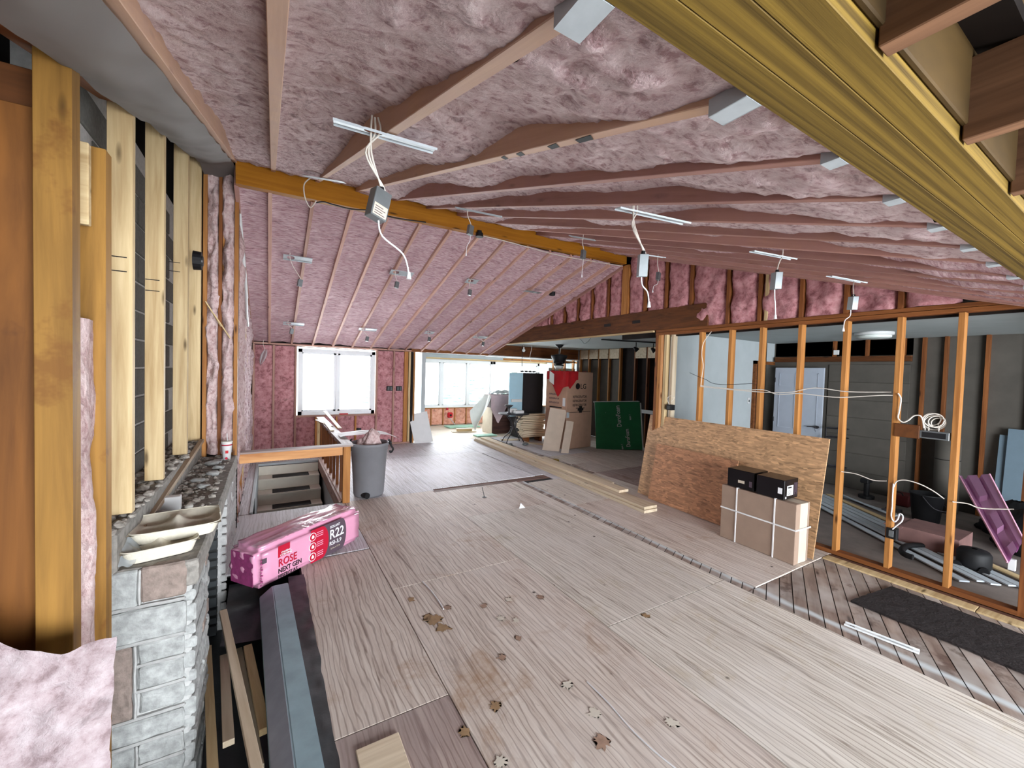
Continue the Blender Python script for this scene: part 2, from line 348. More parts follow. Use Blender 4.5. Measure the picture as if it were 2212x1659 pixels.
# ---------------------------------------------------------------- main dimensions
XL, XR, YF, YR = -.31, 5.05, 9.65, 4.88
ZN = lambda y: 3.77-.32*(4.895-y)       # underside line of the near rafters
ZF = lambda y: 3.575-.285*(y-4.895)     # underside line of the far rafters
# ---------------------------------------------------------------- shell
floor = struct(box('floor', (.86, -4, -.3), (8.5, 9.72, -.018), M_dark, bev=0))
for lo, hi in (((.24, -4, -.3), (.86, 5.72, -.018)), ((-.9, 4.12, -.3), (.24, 5.72, -.018)), ((-.9, 8.46, -.3), (.86, 9.72, -.018)), ((-.9, 5.72, -.3), (-.17, 8.46, -.018))):
    struct(box('floor', lo, hi, M_dark, bev=0))
struct(box('floor_bay', (3.1, 9.72, -.3), (9.05, 12.6, -.005), M_plypale, bev=0)); struct(box('floor_pit', (-1.3, -4, -.75), (.9, 4.3, -.45), M_membrane, bev=0))
struct(box('floor_basement', (-1.3, 4.1, -2.7), (1.2, 9.8, -2.6), M_dark, bev=0)); struct(box('wall_basement', (-1.3, 8.6, -2.7), (1.2, 8.65, -.3), M_dark, bev=0)); struct(box('wall_basement', (.9, 4.0, -2.7), (.95, 8.65, -.3), M_dark, bev=0)); struct(box('wall_basement', (-1.3, 4.0, -2.7), (.95, 4.12, -.75), M_dark, bev=0)); struct(box('wall_basement', (-1.3, 4.0, -2.7), (-1.25, 8.65, -.3), M_dark, bev=0))
struct(box('wall_pit', (.24, -4, -.5), (.27, 4.2, -.02), M_membrane, bev=0)); struct(box('wall_pit', (-.9, 4.12, -.5), (.24, 4.14, -.02), M_membrane, bev=0))
struct(box('wall_stairwell', (.86, 5.6, -2.6), (.9, 8.6, -.02), M_drywall, bev=0)); struct(box('wall_stairwell', (-.22, 5.6, -2.6), (-.17, 8.6, -.02), M_drywall, bev=0)); struct(box('wall_stairwell', (-.22, 5.6, -2.6), (.9, 5.72, -.02), M_drywall, bev=0))
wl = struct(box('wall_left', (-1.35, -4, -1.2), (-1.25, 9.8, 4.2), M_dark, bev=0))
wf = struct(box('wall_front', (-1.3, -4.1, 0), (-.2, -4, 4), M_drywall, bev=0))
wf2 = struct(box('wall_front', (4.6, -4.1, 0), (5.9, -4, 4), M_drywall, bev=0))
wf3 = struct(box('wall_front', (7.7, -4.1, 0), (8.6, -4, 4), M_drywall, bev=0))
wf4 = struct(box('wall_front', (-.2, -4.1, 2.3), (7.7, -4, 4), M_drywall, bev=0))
wf5 = struct(box('wall_front', (5.9, -4.1, 0), (7.7, -4, .85), M_drywall, bev=0))
# ceiling: roof deck over both slopes, rafters and foam as its parts
dk = MB()
dk.poly([(-1.3, .2, ZN(.2)+.26), (5.2, .2, ZN(.2)+.26), (5.2, 4.9, ZN(4.9)+.26), (-1.3, 4.9, ZN(4.9)+.26)], (0, 0, .03))
dk.poly([(-1.3, 4.9, ZF(4.9)+.44), (5.2, 4.9, ZF(4.9)+.44), (5.2, 9.9, ZF(9.9)+.26), (-1.3, 9.9, ZF(9.9)+.26)], (0, 0, .03))
dk.box((-1.3, -4.1, 3.0), (8.6, .3, 3.05)); dk.box((5.15, .28, 2.4), (5.2, 5, 2.95))
ceil = struct(dk.build('ceiling', M_deck))
for k in range(13):
    x = .005+.4055*k
    if k == 12: x = 4.87
    mt = M_rafter_b if k < 3 else M_rafter
    bar('rafter', (x, .47, ZN(.47)), (x, 4.86, ZN(4.86)), .04, .235, mt, ceil, below=True)
bar('rafter', (XR-.02, .5, ZN(.5)), (XR-.02, 4.86, ZN(4.86)), .04, .235, M_rafter, ceil, below=True)
bar('rafter', (XL-.02, -.3, ZN(-.3)), (XL-.02, 4.86, ZN(4.86)), .06, .235, M_rafter_b, ceil, below=True)
FX = [-.02+.3965*k for k in range(12)]
for x in FX + [4.74]:
    bar('rafter', (x, 4.93, ZF(4.93)), (x, 9.62, ZF(9.62)), .038, .235, M_raftfar, ceil, below=True)
bar('rafter', (XR-.02, 4.93, ZF(4.93)), (XR-.02, 9.62, ZF(9.62)), .038, .235, M_rafter, ceil, below=True)
bar('rafter', (XL-.0, 4.93, ZF(4.93)), (XL-.0, 9.62, ZF(9.62)), .038, .235, M_rafter, ceil, below=True)
def foam(x0, x1, y0, y1, line, rec, step, mat, amp, seed, fq):
    nu = max(4, int((x1-x0)/step)); nv = int((y1-y0)/step)
    def fn(u, v):
        x = x0+(x1-x0)*u; y = y0+(y1-y0)*v
        e = abs(u-.5)*2; r = rec(x, y, seed)
        z = line(y)+r + amp*(1-.75*e**4)*fbm((x, y*fq[1], seed), fq[0], 4) - .012*(e**6)*(r > .04) + .012*fbm((x*1.0, y, seed+9), 3, 2)
        return (x, y, z)
    return MB().grid(fn, nu, nv).build('foam_insulation', mat, ceil, smooth=True)
def rec_near(x, y, s):
    r = .088+.030*math.sin(y*1.7+s*2.1)+.03*fbm((s*3.7, y*.9, 0), 1, 2)
    q = max(0, min(1, (1.35-y)/.6)); r = r*(1-q)+q*(.006+.02*abs(fbm((x, y, s), 7, 4)))
    r -= .06*max(0, min(1, (y-3.6)/1.0))
    r -= .05*max(0, 1-abs(y-(2.0+.5*math.sin(s*2)))/.5) if s > 2 else 0
    return max(.004, r)
def rec_far(x, y, s): return .05+.012*math.sin(y*2+s)+.05*max(0, 1-abs(y-6.15)/.1)*.5+.05*max(0, 1-abs(y-8.5)/.09)*.5
nx = [-1.25, XL-.05]+[.005+.4055*k for k in range(12)]+[4.87, XR-.04]
for i in range(len(nx)-1):
    if i == 0: continue
    a, b = nx[i]+.02, nx[i+1]-.02
    if b-a < .05: continue
    st = .016 if i < 5 else .03
    foam(a, b, .466, 4.86, ZN, rec_near, st, M_foam if i < 9 else M_foamfar, .022, i, (9, 1))
fx = [XL]+FX+[4.74, XR-.03]
for i in range(len(fx)-1):
    foam(fx[i]+.018, fx[i+1]-.018, 4.94, 9.62, ZF, rec_far, .035, M_foamfar, .016, i+30, (5, 2.2))
# ridge beam, laminated beam, joists
o = bar('ridge_beam', (XL, YR+.03, 3.565), (XR, YR+.03, 3.64), .09, .30, M_ridge, below=True)
tag(o, 'long ochre ridge beam under the peak of the pink vaulted ceiling', 'beam')
MARKS = True
lv = thing('laminated_beam', 'massive olive-yellow laminated veneer beam crossing overhead beside steel joist hangers', 'beam', (3, .375, 2.35))
for k in range(3):
    bar('beam_ply', (-1.2, .32+.058*k, 2.35-(k == 0)*0), (7.5, .32+.058*k, 2.35), .057, .34, M_lvl, lv, below=True, bev=.0012)
o = box('beam_shade_sheet', (-1.2, .279, 2.385), (7.5, .291, 2.99), M_beamshade, lv)  # added dark facing sheet; keeps the patio-lit beam side dark by colour
jx = [.875, 1.355, 1.83]
for i, x in enumerate(jx):
    j = bar('floor_joist', (x, -3.95, 2.352), (x, .287, 2.352), .04, .18, M_joist, below=True)
    tag(j, ['bare brown joist with pale underside, nearest the top edge, framing into the olive beam', 'cracked brown joist framing into the olive beam, second along', 'short-looking joist stub against the olive beam near the frame edge'][min(i, 2)], 'joist', 'joists framing into the olive beam')
# hangers where near rafters meet the beam
ORD = 'first second third fourth fifth sixth seventh eighth ninth tenth eleventh twelfth thirteenth'.split()
for k in (0, 1, 2, 3, 4, 5, 6, 7, 8, 9):
    x = .005+.4055*k; y = .475
    h = thing('joist_hanger', 'grey steel hanger shoe at the olive beam, %s rafter from the chimney wall' % ORD[k], 'bracket', (x, y, ZN(y)), 'joist hangers along the olive beam')
    b = MB(); b.box((x-.026, y-.01, ZN(y)-.006), (x+.026, y+(.07 if k < 3 else .03), ZN(y)-.001)); b.build('seat', M_metal, h)
    for s in (-1, 1):
        MB().box((x+s*.026-.001, y-.01, ZN(y)-.006), (x+s*.026+.001, y+(.07 if k < 3 else .03), ZN(y)+(.12 if k < 2 else .03))).build('flange', M_metal, h)
# ---------------------------------------------------------------- far wall (window wall)
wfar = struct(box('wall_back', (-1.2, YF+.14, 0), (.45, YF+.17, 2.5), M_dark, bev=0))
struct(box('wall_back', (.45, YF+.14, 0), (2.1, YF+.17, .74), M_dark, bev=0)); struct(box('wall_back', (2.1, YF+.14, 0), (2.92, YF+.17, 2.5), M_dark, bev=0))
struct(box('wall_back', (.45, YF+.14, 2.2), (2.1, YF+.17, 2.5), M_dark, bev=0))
def fstud(x, z0, z1, mat, w_=.038, y0=YF, d=.14, nm='stud', par=None):
    return bar(nm, (x, y0+d/2, z0), (x, y0+d/2, z1), w_, d, mat, par or wfar, up=(0, 1, 0))
M_studpk = wood('stud_pinkish', S(150, 112, 100), S(188, 148, 132))
bar('top_plate', (XL, YF+.07, 2.215), (2.95, YF+.07, 2.215), .14, .038, M_studpk, wfar, below=True)
bar('sole_plate', (XL, YF+.07, 0), (2.92, YF+.07, 0), .14, .038, M_studpk, wfar, below=True)
for x in (XL+.02, .06, .46, 2.12, 2.51): fstud(x, .04, 2.21, M_studpk)
for x in (.86, 1.27, 1.67): fstud(x, .04, .70, M_stud)
bar('sill_plate', (.46, YF+.06, .70), (2.12, YF+.06, .70), .12, .038, M_studpk, wfar, below=True)
fstud(2.80, .04, 2.21, M_stud, .09); fstud(2.885, .04, 2.21, M_studlt, .05); fstud(2.945, 0, 2.21, M_dark, .05); fstud(3.0, 0, 2.21, M_stud, .04)
def batt(x0, x1, z0, z1, y, mat, par, sd=0, bulge=.03, nm='insulation_batt', st=.035):
    def fn(u, v):
        x = x0+(x1-x0)*u; z = z0+(z1-z0)*v; e = (1-abs(2*u-1)**4)
        return (x, y+.03-bulge*e-.018*fbm((x, z*.7, sd), 6, 4)+.02*math.exp(-((z-z0-1.22)/.02)**2), z)
    return MB().grid(fn, max(3, int((x1-x0)/st)), max(4, int((z1-z0)/st))).build(nm, mat, par, smooth=True)
for i, (a, b, z0, z1) in enumerate([(XL+.04, .04, .04, 2.2), (.08, .44, .04, 2.2), (.48, .84, .04, .7), (.88, 1.25, .04, .7), (1.29, 1.65, .04, .7), (1.69, 2.1, .04, .7), (2.14, 2.49, .04, 2.2), (2.53, 2.755, .04, 2.2)]):
    batt(a, b, z0, z1, YF+.02, M_batt, wfar, i)
def window(name, x0, x1, z0, z1, y, panes, fw=.075, depth=.09):
    W = link(name, None, None, Vector(((x0+x1)/2, y, z0))); struct(W)
    b = MB(); b.box((x0, y, z0), (x1, y+depth, z0+fw)); b.box((x0, y, z1-fw), (x1, y+depth, z1)); b.box((x0, y, z0), (x0+fw, y+depth, z1)); b.box((x1-fw, y, z0), (x1, y+depth, z1))
    b.build('window_frame', M_vinyl, W)
    for i, (a, c) in enumerate(panes):
        f = MB(); s = .045; g0, g1 = z0+fw-.01, z1-fw+.01
        f.box((a-s, y+.015, g0), (c+s, y+.07, g0+s)); f.box((a-s, y+.015, g1-s), (c+s, y+.07, g1)); f.box((a-s, y+.015, g0), (a, y+.07, g1)); f.box((c, y+.015, g0), (c+s, y+.07, g1))
        so = f.build('sash', M_vinyl, W)
        MB().box((a, y+.04, g0+s), (c, y+.046, g1-s)).build('pane', M_glass, so)
    for (a, c), (a2, c2) in zip(panes, panes[1:]):
        MB().box((c+.045, y-.005, z0+fw), (a2-.045, y+depth, z1-fw)).build('mullion', M_vinyl, W)
    return W
w1 = window('window_1', .505, 2.08, .745, 2.165, YF+.01, [(.60, 1.20), (1.33, 1.97)])
for cx_ in (.82, 1.72):
    b = MB().box((cx_-.05, YF-.015, .79), (cx_+.05, YF+.02, .805)); b.tube([(cx_-.02, YF-.01, .80), (cx_+.05, YF-.03, .815), (cx_+.09, YF-.02, .81)], .006, 6); b.build('crank_handle', M_vinyl, w1)
tag(box('spirit_level', (1.32, YF-.05, .742), (1.50, YF-.012, .765), M_beltr), 'small red tool lying on the white window sill', 'tool')
# header band over the wide opening and kitchen bulkhead
wb2 = struct(box('wall_back', (2.92, YF, 2.215), (5.0, YF+.14, 2.5), M_studdk, bev=0))
wbk = struct(box('wall_back', (5.0, YF, 2.23), (8.1, YF+.14, 2.6), M_header, bev=0))
struct(box('wall_back', (5.0, YF-.01, 2.20), (8.1, YF+.16, 2.23), M_white, bev=0)).name = 'trim_1'
bay = struct(box('wall_bay', (3.2, 12.55, 0), (9.0, 12.6, .56), M_dark, bev=0))
struct(box('wall_bay', (3.2, 12.45, 2.13), (9, 12.6, 2.4), M_drywall, bev=0)); struct(box('wall_bay', (3.2, 9.7, 0), (3.3, 12.5, 2.4), M_drywall, bev=0))
struct(box('wall_bay', (8.95, 9.7, 0), (9.05, 12.5, 2.4), M_drywall, bev=0)); struct(box('wall_bay', (3.2, 12.45, .5), (3.87, 12.6, 2.2), M_drywall, bev=0))
struct(box('ceiling', (3.1, YF+.14, 2.32), (9.1, 12.6, 2.36), M_white, bev=0))
bar('sill_plate', (3.3, 12.47, .54), (8.95, 12.47, .54), .12, .03, M_stud, bay, below=True)
for k in range(13): fstud(3.62+.41*k, 0, .54, M_stud, .03, 12.42, .1, par=bay)
for k in range(12): batt(3.64+.41*k, 4.01+.41*k, .02, .54, 12.42, M_battor, bay, 50+k, .03, st=.06)
window('window_2', 3.87, 6.62, .56, 2.13, 12.42, [(3.95, 4.665), (4.845, 5.607), (5.775, 6.512)], .085)
window('window_3', 6.64, 8.6, .56, 2.13, 12.42, [(6.72, 8.45)], .085)
bar('header_strip', (3.3, 12.38, 2.14), (8.9, 12.38, 2.14), .03, .05, M_studlt, bay, below=True)
bar('header_strip', (6.0, 10.6, 2.14), (8.9, 10.6, 2.14), .03, .06, M_stud, bay, below=True)
# outside
for x, y, h in ((3.9, 16.5, 3.9), (7.6, 18.5, 2.9), (9.3, 19.5, 3.6), (10.8, 18, 2.4)):
    tr_ = thing('conifer_tree', {3.9: 'washed-out conifer seen through the first tall bay pane', 7.6: 'faint conifer seen at the edge of the second bay pane', 9.3: 'pointed conifer seen through the third bay pane', 10.8: 'pale conifer beyond the wide bay pane'}[x], 'tree', (x, y, -.6))
    MB().cyl((x, y, -.6), (x, y, h*.3), .09, .06, 8).build('trunk', M_oldwood, tr_)
    b = MB()
    for k in range(20):
        z0 = -.1+(h+.1)*k/21; r = (1-k/20.5)*h*.26; ang = random.random()
        b.cyl((x, y, z0), (x, y, z0+h*.17), r, r*.5, 13)
    for v in b.bm.verts: v.co += Vector((fbm(v.co, 3), fbm(v.co+Vector((5, 5, 5)), 3), fbm(v.co, 4)*.4))*.16
    b.build('foliage', M_leaf, tr_)
struct(box('floor_outside', (-12, 12.7, -.8), (30, 45, -.6), M_snow, bev=0)).name = 'ground'
# ---------------------------------------------------------------- gable and stud wall at X = 5.05
wr = link('wall_right', None, None, Vector((XR, 2, 0))); struct(wr)
bar('top_plate', (XR+.05, -3.9, 2.42), (XR+.05, 4.22, 2.42), .09, .038, M_studdk, wr, below=True)
bar('top_plate', (XR+.05, -3.9, 2.462), (XR+.05, 4.22, 2.462), .09, .038, M_studdk, wr, below=True)
bar('sole_plate', (XR+.05, .55, 0.0), (XR+.05, 4.22, 0.0), .10, .04, M_studdk, wr, below=True)
for y in (3.46, 3.04, 2.66, 2.245, 1.83, 1.415, 1.02):
    stud('stud', y-.02, y+.02, XR, XR+.09, .04, 2.42, M_stud, wr)
for y, mt in ((4.19, M_studdk), (4.14, M_stud), (4.09, M_cedar), (4.03, M_studlt), (3.95, M_lumber)):
    stud('post', y-.022, y+.022, XR+(.05 if y < 4 else 0), XR+(.14 if y < 4 else .09), .04, 2.42, mt, wr)
for y in (.60, .50): stud('stud', y-.025, y+.025, XR, XR+.09, 0, 2.42, M_studdk, wr)
# ledger plates / header
o = bar('header_beam', (XR+.03, 3.36, 2.50), (XR+.03, 9.6, 2.50), .08, .31, M_header, below=True, up=(0, 0, 1))
o.name = 'header_beam'; tag(o, 'dark brown timber header spanning the kitchen opening under the pink gable', 'beam')
bar('bottom_strip', (XR+.0, 4.25, 2.47), (XR+.0, 9.5, 2.47), .05, .028, M_studlt, o, below=True)
for y in (7.2, 6.4, 5.25, 4.6):
    patch('stamp', (XR-.012, y, 2.66), (0, -1, 0), (0, 0, 1), .16, .05, M_ink, o, .001) if y < 5.5 else None
# gable studs
gs = [at(px, 700, 0, XR)[1] for px in (1311, 1277, 1247, 1218, 1190)]
for y in gs: stud('gable_stud', y-.02, y+.02, XR+.0, XR+.09, 2.81, ZF(y)+.1, M_studdk, wr)
stud('gable_post', 4.80, 4.94, XR-.01, XR+.09, 2.81, 3.62, M_stud, wr)
gn = [4.46, 4.06, 3.64, 3.10, 2.70, 2.62, 2.25, 1.84, 1.42]
for y in gn: stud('gable_stud', y-.02, y+.02, XR, XR+.09, 2.81 if y > 3.3 else 2.50, ZN(y)+.1, M_studdk if y not in (2.62,) else M_studlt, wr)
def gbatt(y0, y1, z0, sd):
    def fn(u, v):
        y = y0+(y1-y0)*u; top = (ZN(y) if y < 4.9 else ZF(y))+.12; z = z0+(top-z0)*v; e = (1-abs(2*u-1)**4)
        return (XR+.04-.045*e-.04*fbm((y, z, sd), 5, 4), y, z)
    MB().grid(fn, max(4, int((y1-y0)/.03)), 22).build('insulation_batt', M_batt, wr, smooth=True)
ys = sorted(gs+[4.87]+[g for g in gn if g != 2.62]+[1.0, 7.0, 7.6])
for i, (a, b) in enumerate(zip(ys, ys[1:])):
    m0 = .07 if abs(a-4.87) < .01 else .03; m1 = .07 if abs(b-4.87) < .01 else .03
    gbatt(a+m0, b-m1, 2.80 if a > 3.3 else 2.5, i)
# backing for the gable
struct(MB().poly([(XR+.11, .3, 2.5), (XR+.11, 9.7, 2.5), (XR+.11, 4.9, 4.05)], (.02, 0, 0)).build('wall_gable', M_dark)).name = 'wall_right_backing'
# ---------------------------------------------------------------- kitchen side
struct(box('ceiling', (XR+.1, 4.15, 2.52), (8.15, 9.75, 2.56), M_drywallc, bev=0))
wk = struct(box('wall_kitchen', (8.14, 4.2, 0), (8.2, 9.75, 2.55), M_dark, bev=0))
for i, y in enumerate((9.5, 9.109, 8.692, 8.282, 7.87, 7.35, 6.95, 6.5, 6.1, 5.7)):
    stud('stud', y-.02, y+.02, 8.05, 8.14, 0, 2.52, M_studdk if i > 4 else M_stud, wk)
yy = (9.5, 9.109, 8.692, 8.282, 7.87)
for a, b in zip(yy, yy[1:]):
    box('blocking_panel', (8.04, b+.03, 2.24), (8.06, a-.03, 2.51), M_lumber, wk)
    box('sheathing_board', (8.115, b+.03, .02), (8.13, a-.03, 2.22), M_paper, wk)
for a, b in ((7.33, 6.98), (6.93, 6.53), (6.48, 6.13)): box('blocking_panel', (8.04, b, 2.24), (8.06, a, 2.51), M_lumber, wk)
box('rail_board', (8.02, 6.1, .86), (8.045, 7.4, .95), M_white, wk)
for x in (7.2, 7.45, 7.62, 7.95): fstud(x, 0, 2.2, M_cedar, .035, YF, .09, par=wbk)
bar('blocking', (7.15, YF+.02, 2.12), (8.0, YF+.02, 2.12), .04, .05, M_cedar, wbk, below=True)
struct(box('wall_back', (7.1, YF+.12, 0), (8.1, YF+.15, 1.95), M_drywall, bev=0))
# ---------------------------------------------------------------- side room
struct(box('ceiling', (XR+.09, -4, 2.50), (8.5, 4.2, 2.53), M_drywallc, bev=0))
wp = struct(box('wall_partition', (5.2, 4.2, 0), (7.78, 4.3, 2.52), M_drywall, bev=0))
struct(box('wall_partition', (7.78, 4.2, 2.1), (8.5, 4.3, 2.52), M_drywall, bev=0))
struct(box('wall_partition', (7.6, 5.2, 0), (8.5, 5.25, 2.52), M_doorp, bev=0))
ws = struct(box('wall_side', (8.48, -4.1, -.3), (8.55, 5.3, 2.56), M_paper, bev=0))
b = MB(); b.box((7.74, 4.15, 0), (7.80, 4.21, 2.14)); b.box((7.74, 4.15, 2.08), (8.42, 4.21, 2.14)); struct(b.build('door_frame', M_studdk)).name = 'trim_2'
dr = link('door_1', None, None, Vector((8.38, 4.1, 0))); struct(dr)
box('door_leaf', (8.34, 3.30, .01), (8.38, 4.10, 2.03), M_doorp, dr)
for (y0, y1, z0, z1) in ((3.38, 3.66, .2, .75), (3.74, 4.02, .2, .75), (3.38, 3.66, .9, 1.55), (3.74, 4.02, .9, 1.55), (3.38, 3.66, 1.68, 1.93), (3.74, 4.02, 1.68, 1.93)):
    b = MB(); x = 8.338
    for q in ((y0, y0+.012, z0, z1), (y1-.012, y1, z0, z1), (y0, y1, z0, z0+.012), (y0, y1, z1-.012, z1)): b.box((x-.005, q[0], q[2]), (x+.004, q[1], q[3]))
    b.build('door_panel', M_doorp, dr)
b = MB().cyl((8.335, 3.36, .98), (8.30, 3.36, .98), .028); b.tube([(8.30, 3.36, .98), (8.285, 3.40, .985), (8.285, 3.50, .975)], .009); b.build('lever_handle', M_iron, dr)
for z in (.3, 1.0, 1.75): box('hinge', (8.33, 4.085, z), (8.345, 4.11, z+.09), M_iron, dr)
for i, y in enumerate((3.2, 2.75, 2.3, 2.07, 1.836, 1.438, 1.05, .65)):
    if y > 2.2: stud('stud', y-.02, y+.02, 8.41, 8.50, 2.22, 2.5, M_studdk, ws)
    else: stud('stud', y-.02, y+.02, 8.41, 8.50, 0, 2.5, M_studdk, ws)
bar('ledger', (8.43, 2.2, 2.14), (8.43, 4.15, 2.14), .06, .09, M_header, ws, below=True)
box('dark_recess', (8.48, 2.2, 2.24), (8.498, 4.18, 2.5), M_dark, ws)
for i in range(7): box('wall_board', (8.462, 2.22, .3*i+.0), (8.476, 3.28, .3*i+.292), M_paper, ws, .004)
o = thing('ceiling_light', 'round flush ceiling light with two stepped rings on the side room ceiling', 'lamp', (7.255, 2.323, 2.5))
c = (7.25, 2.3, 2.41); MB().lathe([(.02, 0), (.16, .006), (.19, .02), (.19, .045), (.165, .05)], c).build('diffuser', M_lampg, o, True); MB().lathe([(.165, .05), (.215, .055), (.215, .089), (.05, .09)], c).build('rim', M_white, o, True)
o = box('thermostat', (8.40, at(1806, 765, 0, 8.4)[1]-.04, 2.26), (8.415, at(1806, 765, 0, 8.4)[1]+.04, 2.34), M_white, None); tag(o, 'small white square box high on the dark back wall of the side room', 'box')
o = box('light_switch', (7.60, 4.185, 1.34), (7.66, 4.2, 1.45), M_white); tag(o, 'light switch with dark toggle on the white drywall by the doorway', 'switch'); box('toggle', (7.62, 4.175, 1.37), (7.64, 4.186, 1.41), M_black, o)
# ---------------------------------------------------------------- floor sheets
def sheet(x0, x1, y0, y1, mat, z=-.018, t=.016):
    g = .0025; return box('floor_sheet', (x0+g, y0+g, z), (x1-g, y1-g, z+t+random.uniform(-.0006, .0012)), mat, floor, .0015)
for a in ((.25, .87, -2.8, -.4, M_ply), (.25, .87, -.4, 2.042, M_plydk), (.25, .87, 2.042, 4.12, M_ply), (-.31, .87, 4.14, 5.71, M_plyosb),
          (.87, 2.09, -4, -1.62, M_ply), (.87, 2.09, -1.62, .82, M_ply), (.87, 2.09, .82, 3.26, M_ply), (.87, 2.09, 3.26, 5.72, M_ply), (.9, 2.12, 5.72, 8.1, M_plyosb), (.9, 2.12, 8.1, 9.7, M_plyosb), (-.8, .86, 8.5, 9.7, M_plyosb),
          (2.09, 3.31, -4, -.38, M_plylt), (2.09, 3.31, -.38, 2.064, M_plylt), (2.09, 3.31, 2.064, 4.5, M_plylt), (2.09, 3.31, 4.5, 5.62, M_ply), (2.12, 4.0, 5.81, 8.1, M_plyosb), (2.12, 4.0, 8.1, 9.7, M_plyosb),
          (3.31, 3.5, -4, -.38, M_plylt), (3.31, 3.5, -.38, 2.064, M_plylt), (3.31, 3.5, 2.064, 5.62, M_plylt),
          (3.64, 4.95, 1.86, 4.27, M_ply), (3.64, 4.95, 4.27, 5.48, M_plylt), (4.95, 5.16, 1.86, 5.5, M_ply), (4.02, 5.02, 5.83, 7.9, M_plyosb), (4.18, 5.02, 5.48, 5.83, M_plyosb), (4.0, 5.02, 7.9, 9.7, M_plyosb),
          (5.17, 5.7, 6.24, 7.05, M_plylt), (5.17, 6.4, 7.05, 9.7, M_plyosb), (6.4, 8.1, 7.05, 9.7, M_ply), (5.7, 8.1, 5.54, 7.05, M_ply), (5.17, 8.1, 4.3, 5.54, M_plydk), (5.17, 5.7, 5.54, 6.24, M_ply)):
    sheet(*a)
box('floor_sheet', (5.16, -4, -.018), (8.48, 4.19, -.004), M_conc, floor, 0)
box('floor_sheet', (-.31, 5.72, -.016), (-.17, 9.6, .002), M_plyosb, floor, 0)
# diagonal board subfloor between the plywood and the stud wall
an = math.radians(206.0); dx_, dy_ = math.cos(an), math.sin(an); pitch = .094/abs(math.sin(an))
def clipbox(x0, x1, y0, y1, nm, mat, wd=.094, a=an, z=-.034, off=0):
    """boards at angle a clipped to a rectangle"""
    d = Vector((math.cos(a), math.sin(a))); n = Vector((-d.y, d.x)); c = Vector((x0, y0)); rs = [Vector(p).dot(n) for p in ((x0, y0), (x1, y0), (x0, y1), (x1, y1))]
    k = math.floor(min(rs)/wd); 
    while k*wd < max(rs):
        lo, hi = k*wd+.0035, (k+1)*wd-.0035; k += 1
        P = [Vector(p) for p in ((x0, y0), (x1, y0), (x1, y1), (x0, y1))]
        for lim, sg in ((lo, 1), (hi, -1)):
            Q = []
            for i in range(len(P)):
                p, q = P[i], P[(i+1) % len(P)]; sp, sq = (p.dot(n)-lim)*sg, (q.dot(n)-lim)*sg
                if sp >= 0: Q.append(p)
                if sp*sq < 0: Q.append(p+(q-p)*(sp/(sp-sq)))
            P = Q
        if len(P) < 3: continue
        zz = random.uniform(-.0015, .0015)
        b = MB(); b.poly([(p.x, p.y, z+zz) for p in P], (0, 0, .018)); vs = [v.co.copy() for v in b.bm.verts]
        # own axes: x along the board so that the grain follows it
        mid = sum(vs, Vector())/len(vs); rot = Matrix.Rotation(a, 3, 'Z'); inv = rot.transposed()
        for v in b.bm.verts: v.co = inv @ (v.co-mid)
        me = D.meshes.new(nm); b.bm.to_mesh(me); b.bm.free(); link(nm, me, floor, mid, mat, rot)
clipbox(3.5, 4.86, -.6, 1.855, 'floorboard', M_board, z=-.03)
clipbox(4.86, 5.04, -.4, 1.0, 'floorboard', M_boarddk, z=-.045)
clipbox(3.5, 3.64, 1.855, 5.62, 'floorboard', M_board, wd=.09, z=-.034)
clipbox(5.02, 5.17, 5.5, 8.4, 'floorboard', M_board, wd=.12, z=-.034)
clipbox(2.1, 4.2, 5.62, 5.835, 'floorboard', M_boarddk, wd=.3, a=0, z=-.034)
for i in range(3): box('floor_strip', (4.862, 1.86-1.05*(i+1), -.03), (4.985, 1.855-1.05*i, .0), M_studlt, floor)
box('floor_strip', (4.99, .3, -.03), (5.05, 1.9, -.004), M_boarddk, floor)
struct(MB().poly([(x, y, -.0005) for x, y in ((3.60, 1.85), (3.66, 1.85), (3.70, 1.3), (3.72, .6), (3.74, -.6), (3.64, -.6), (3.64, .6), (3.62, 1.2))], (0, 0, -.01)).build('plaster_dust_trail', M_conc, floor)) if 0 else None
# glue and water stains
rs = random.Random(3)
def stain(px, py, r, sd, mat, ar=1.0):
    q = at(px, py, 2, .0012); pts = []
    for i in range(36):
        a = 6.2832*i/36; rr = r*.8*(.45+.9*abs(fbm((math.cos(a)*1.3, math.sin(a)*1.3, sd), 1.4, 4))); pts.append(q+Vector((math.cos(a)*rr*ar, math.sin(a)*rr/ar, 0)))
    b = MB(); f = b.bm.faces.new([b.bm.verts.new(p) for p in pts]); bmesh.ops.triangulate(b.bm, faces=[f]); b.build('dried_stain', mat, floor)
M_st = plain('glue_stain', S(152, 124, 92), .8, var=.15, scale=30); M_st2 = plain('putty_patch', S(206, 198, 184), .8, var=.05, scale=20); M_st3 = plain('rust_stain', S(156, 128, 110), .8, var=.2, scale=30)
for a in ((938, 1338, .10, 1, M_st), (955, 1355, .08, 4, M_st), (925, 1332, .06, 7, M_st), (888, 1294, .05, 2, M_st), (1045, 1308, .05, 3, M_st3), (1168, 1290, .05, 5, M_st3), (1120, 1378, .04, 6, M_st3), (1085, 1420, .05, 8, M_st3), (1070, 1525, .05, 9, M_st), (1005, 1580, .05, 10, M_st), (966, 1312, .05, 11, M_st3),
          (1225, 1478, .05, 12, M_st2), (1285, 1540, .06, 13, M_st2), (1450, 1560, .055, 14, M_st2), (1082, 1335, .05, 15, M_st2), (1115, 1340, .045, 16, M_st2), (1098, 1295, .045, 17, M_st2), (1080, 1645, .05, 18, M_st2), (1300, 1600, .07, 19, M_st3), (1395, 1330, .05, 20, M_st)): stain(*a)
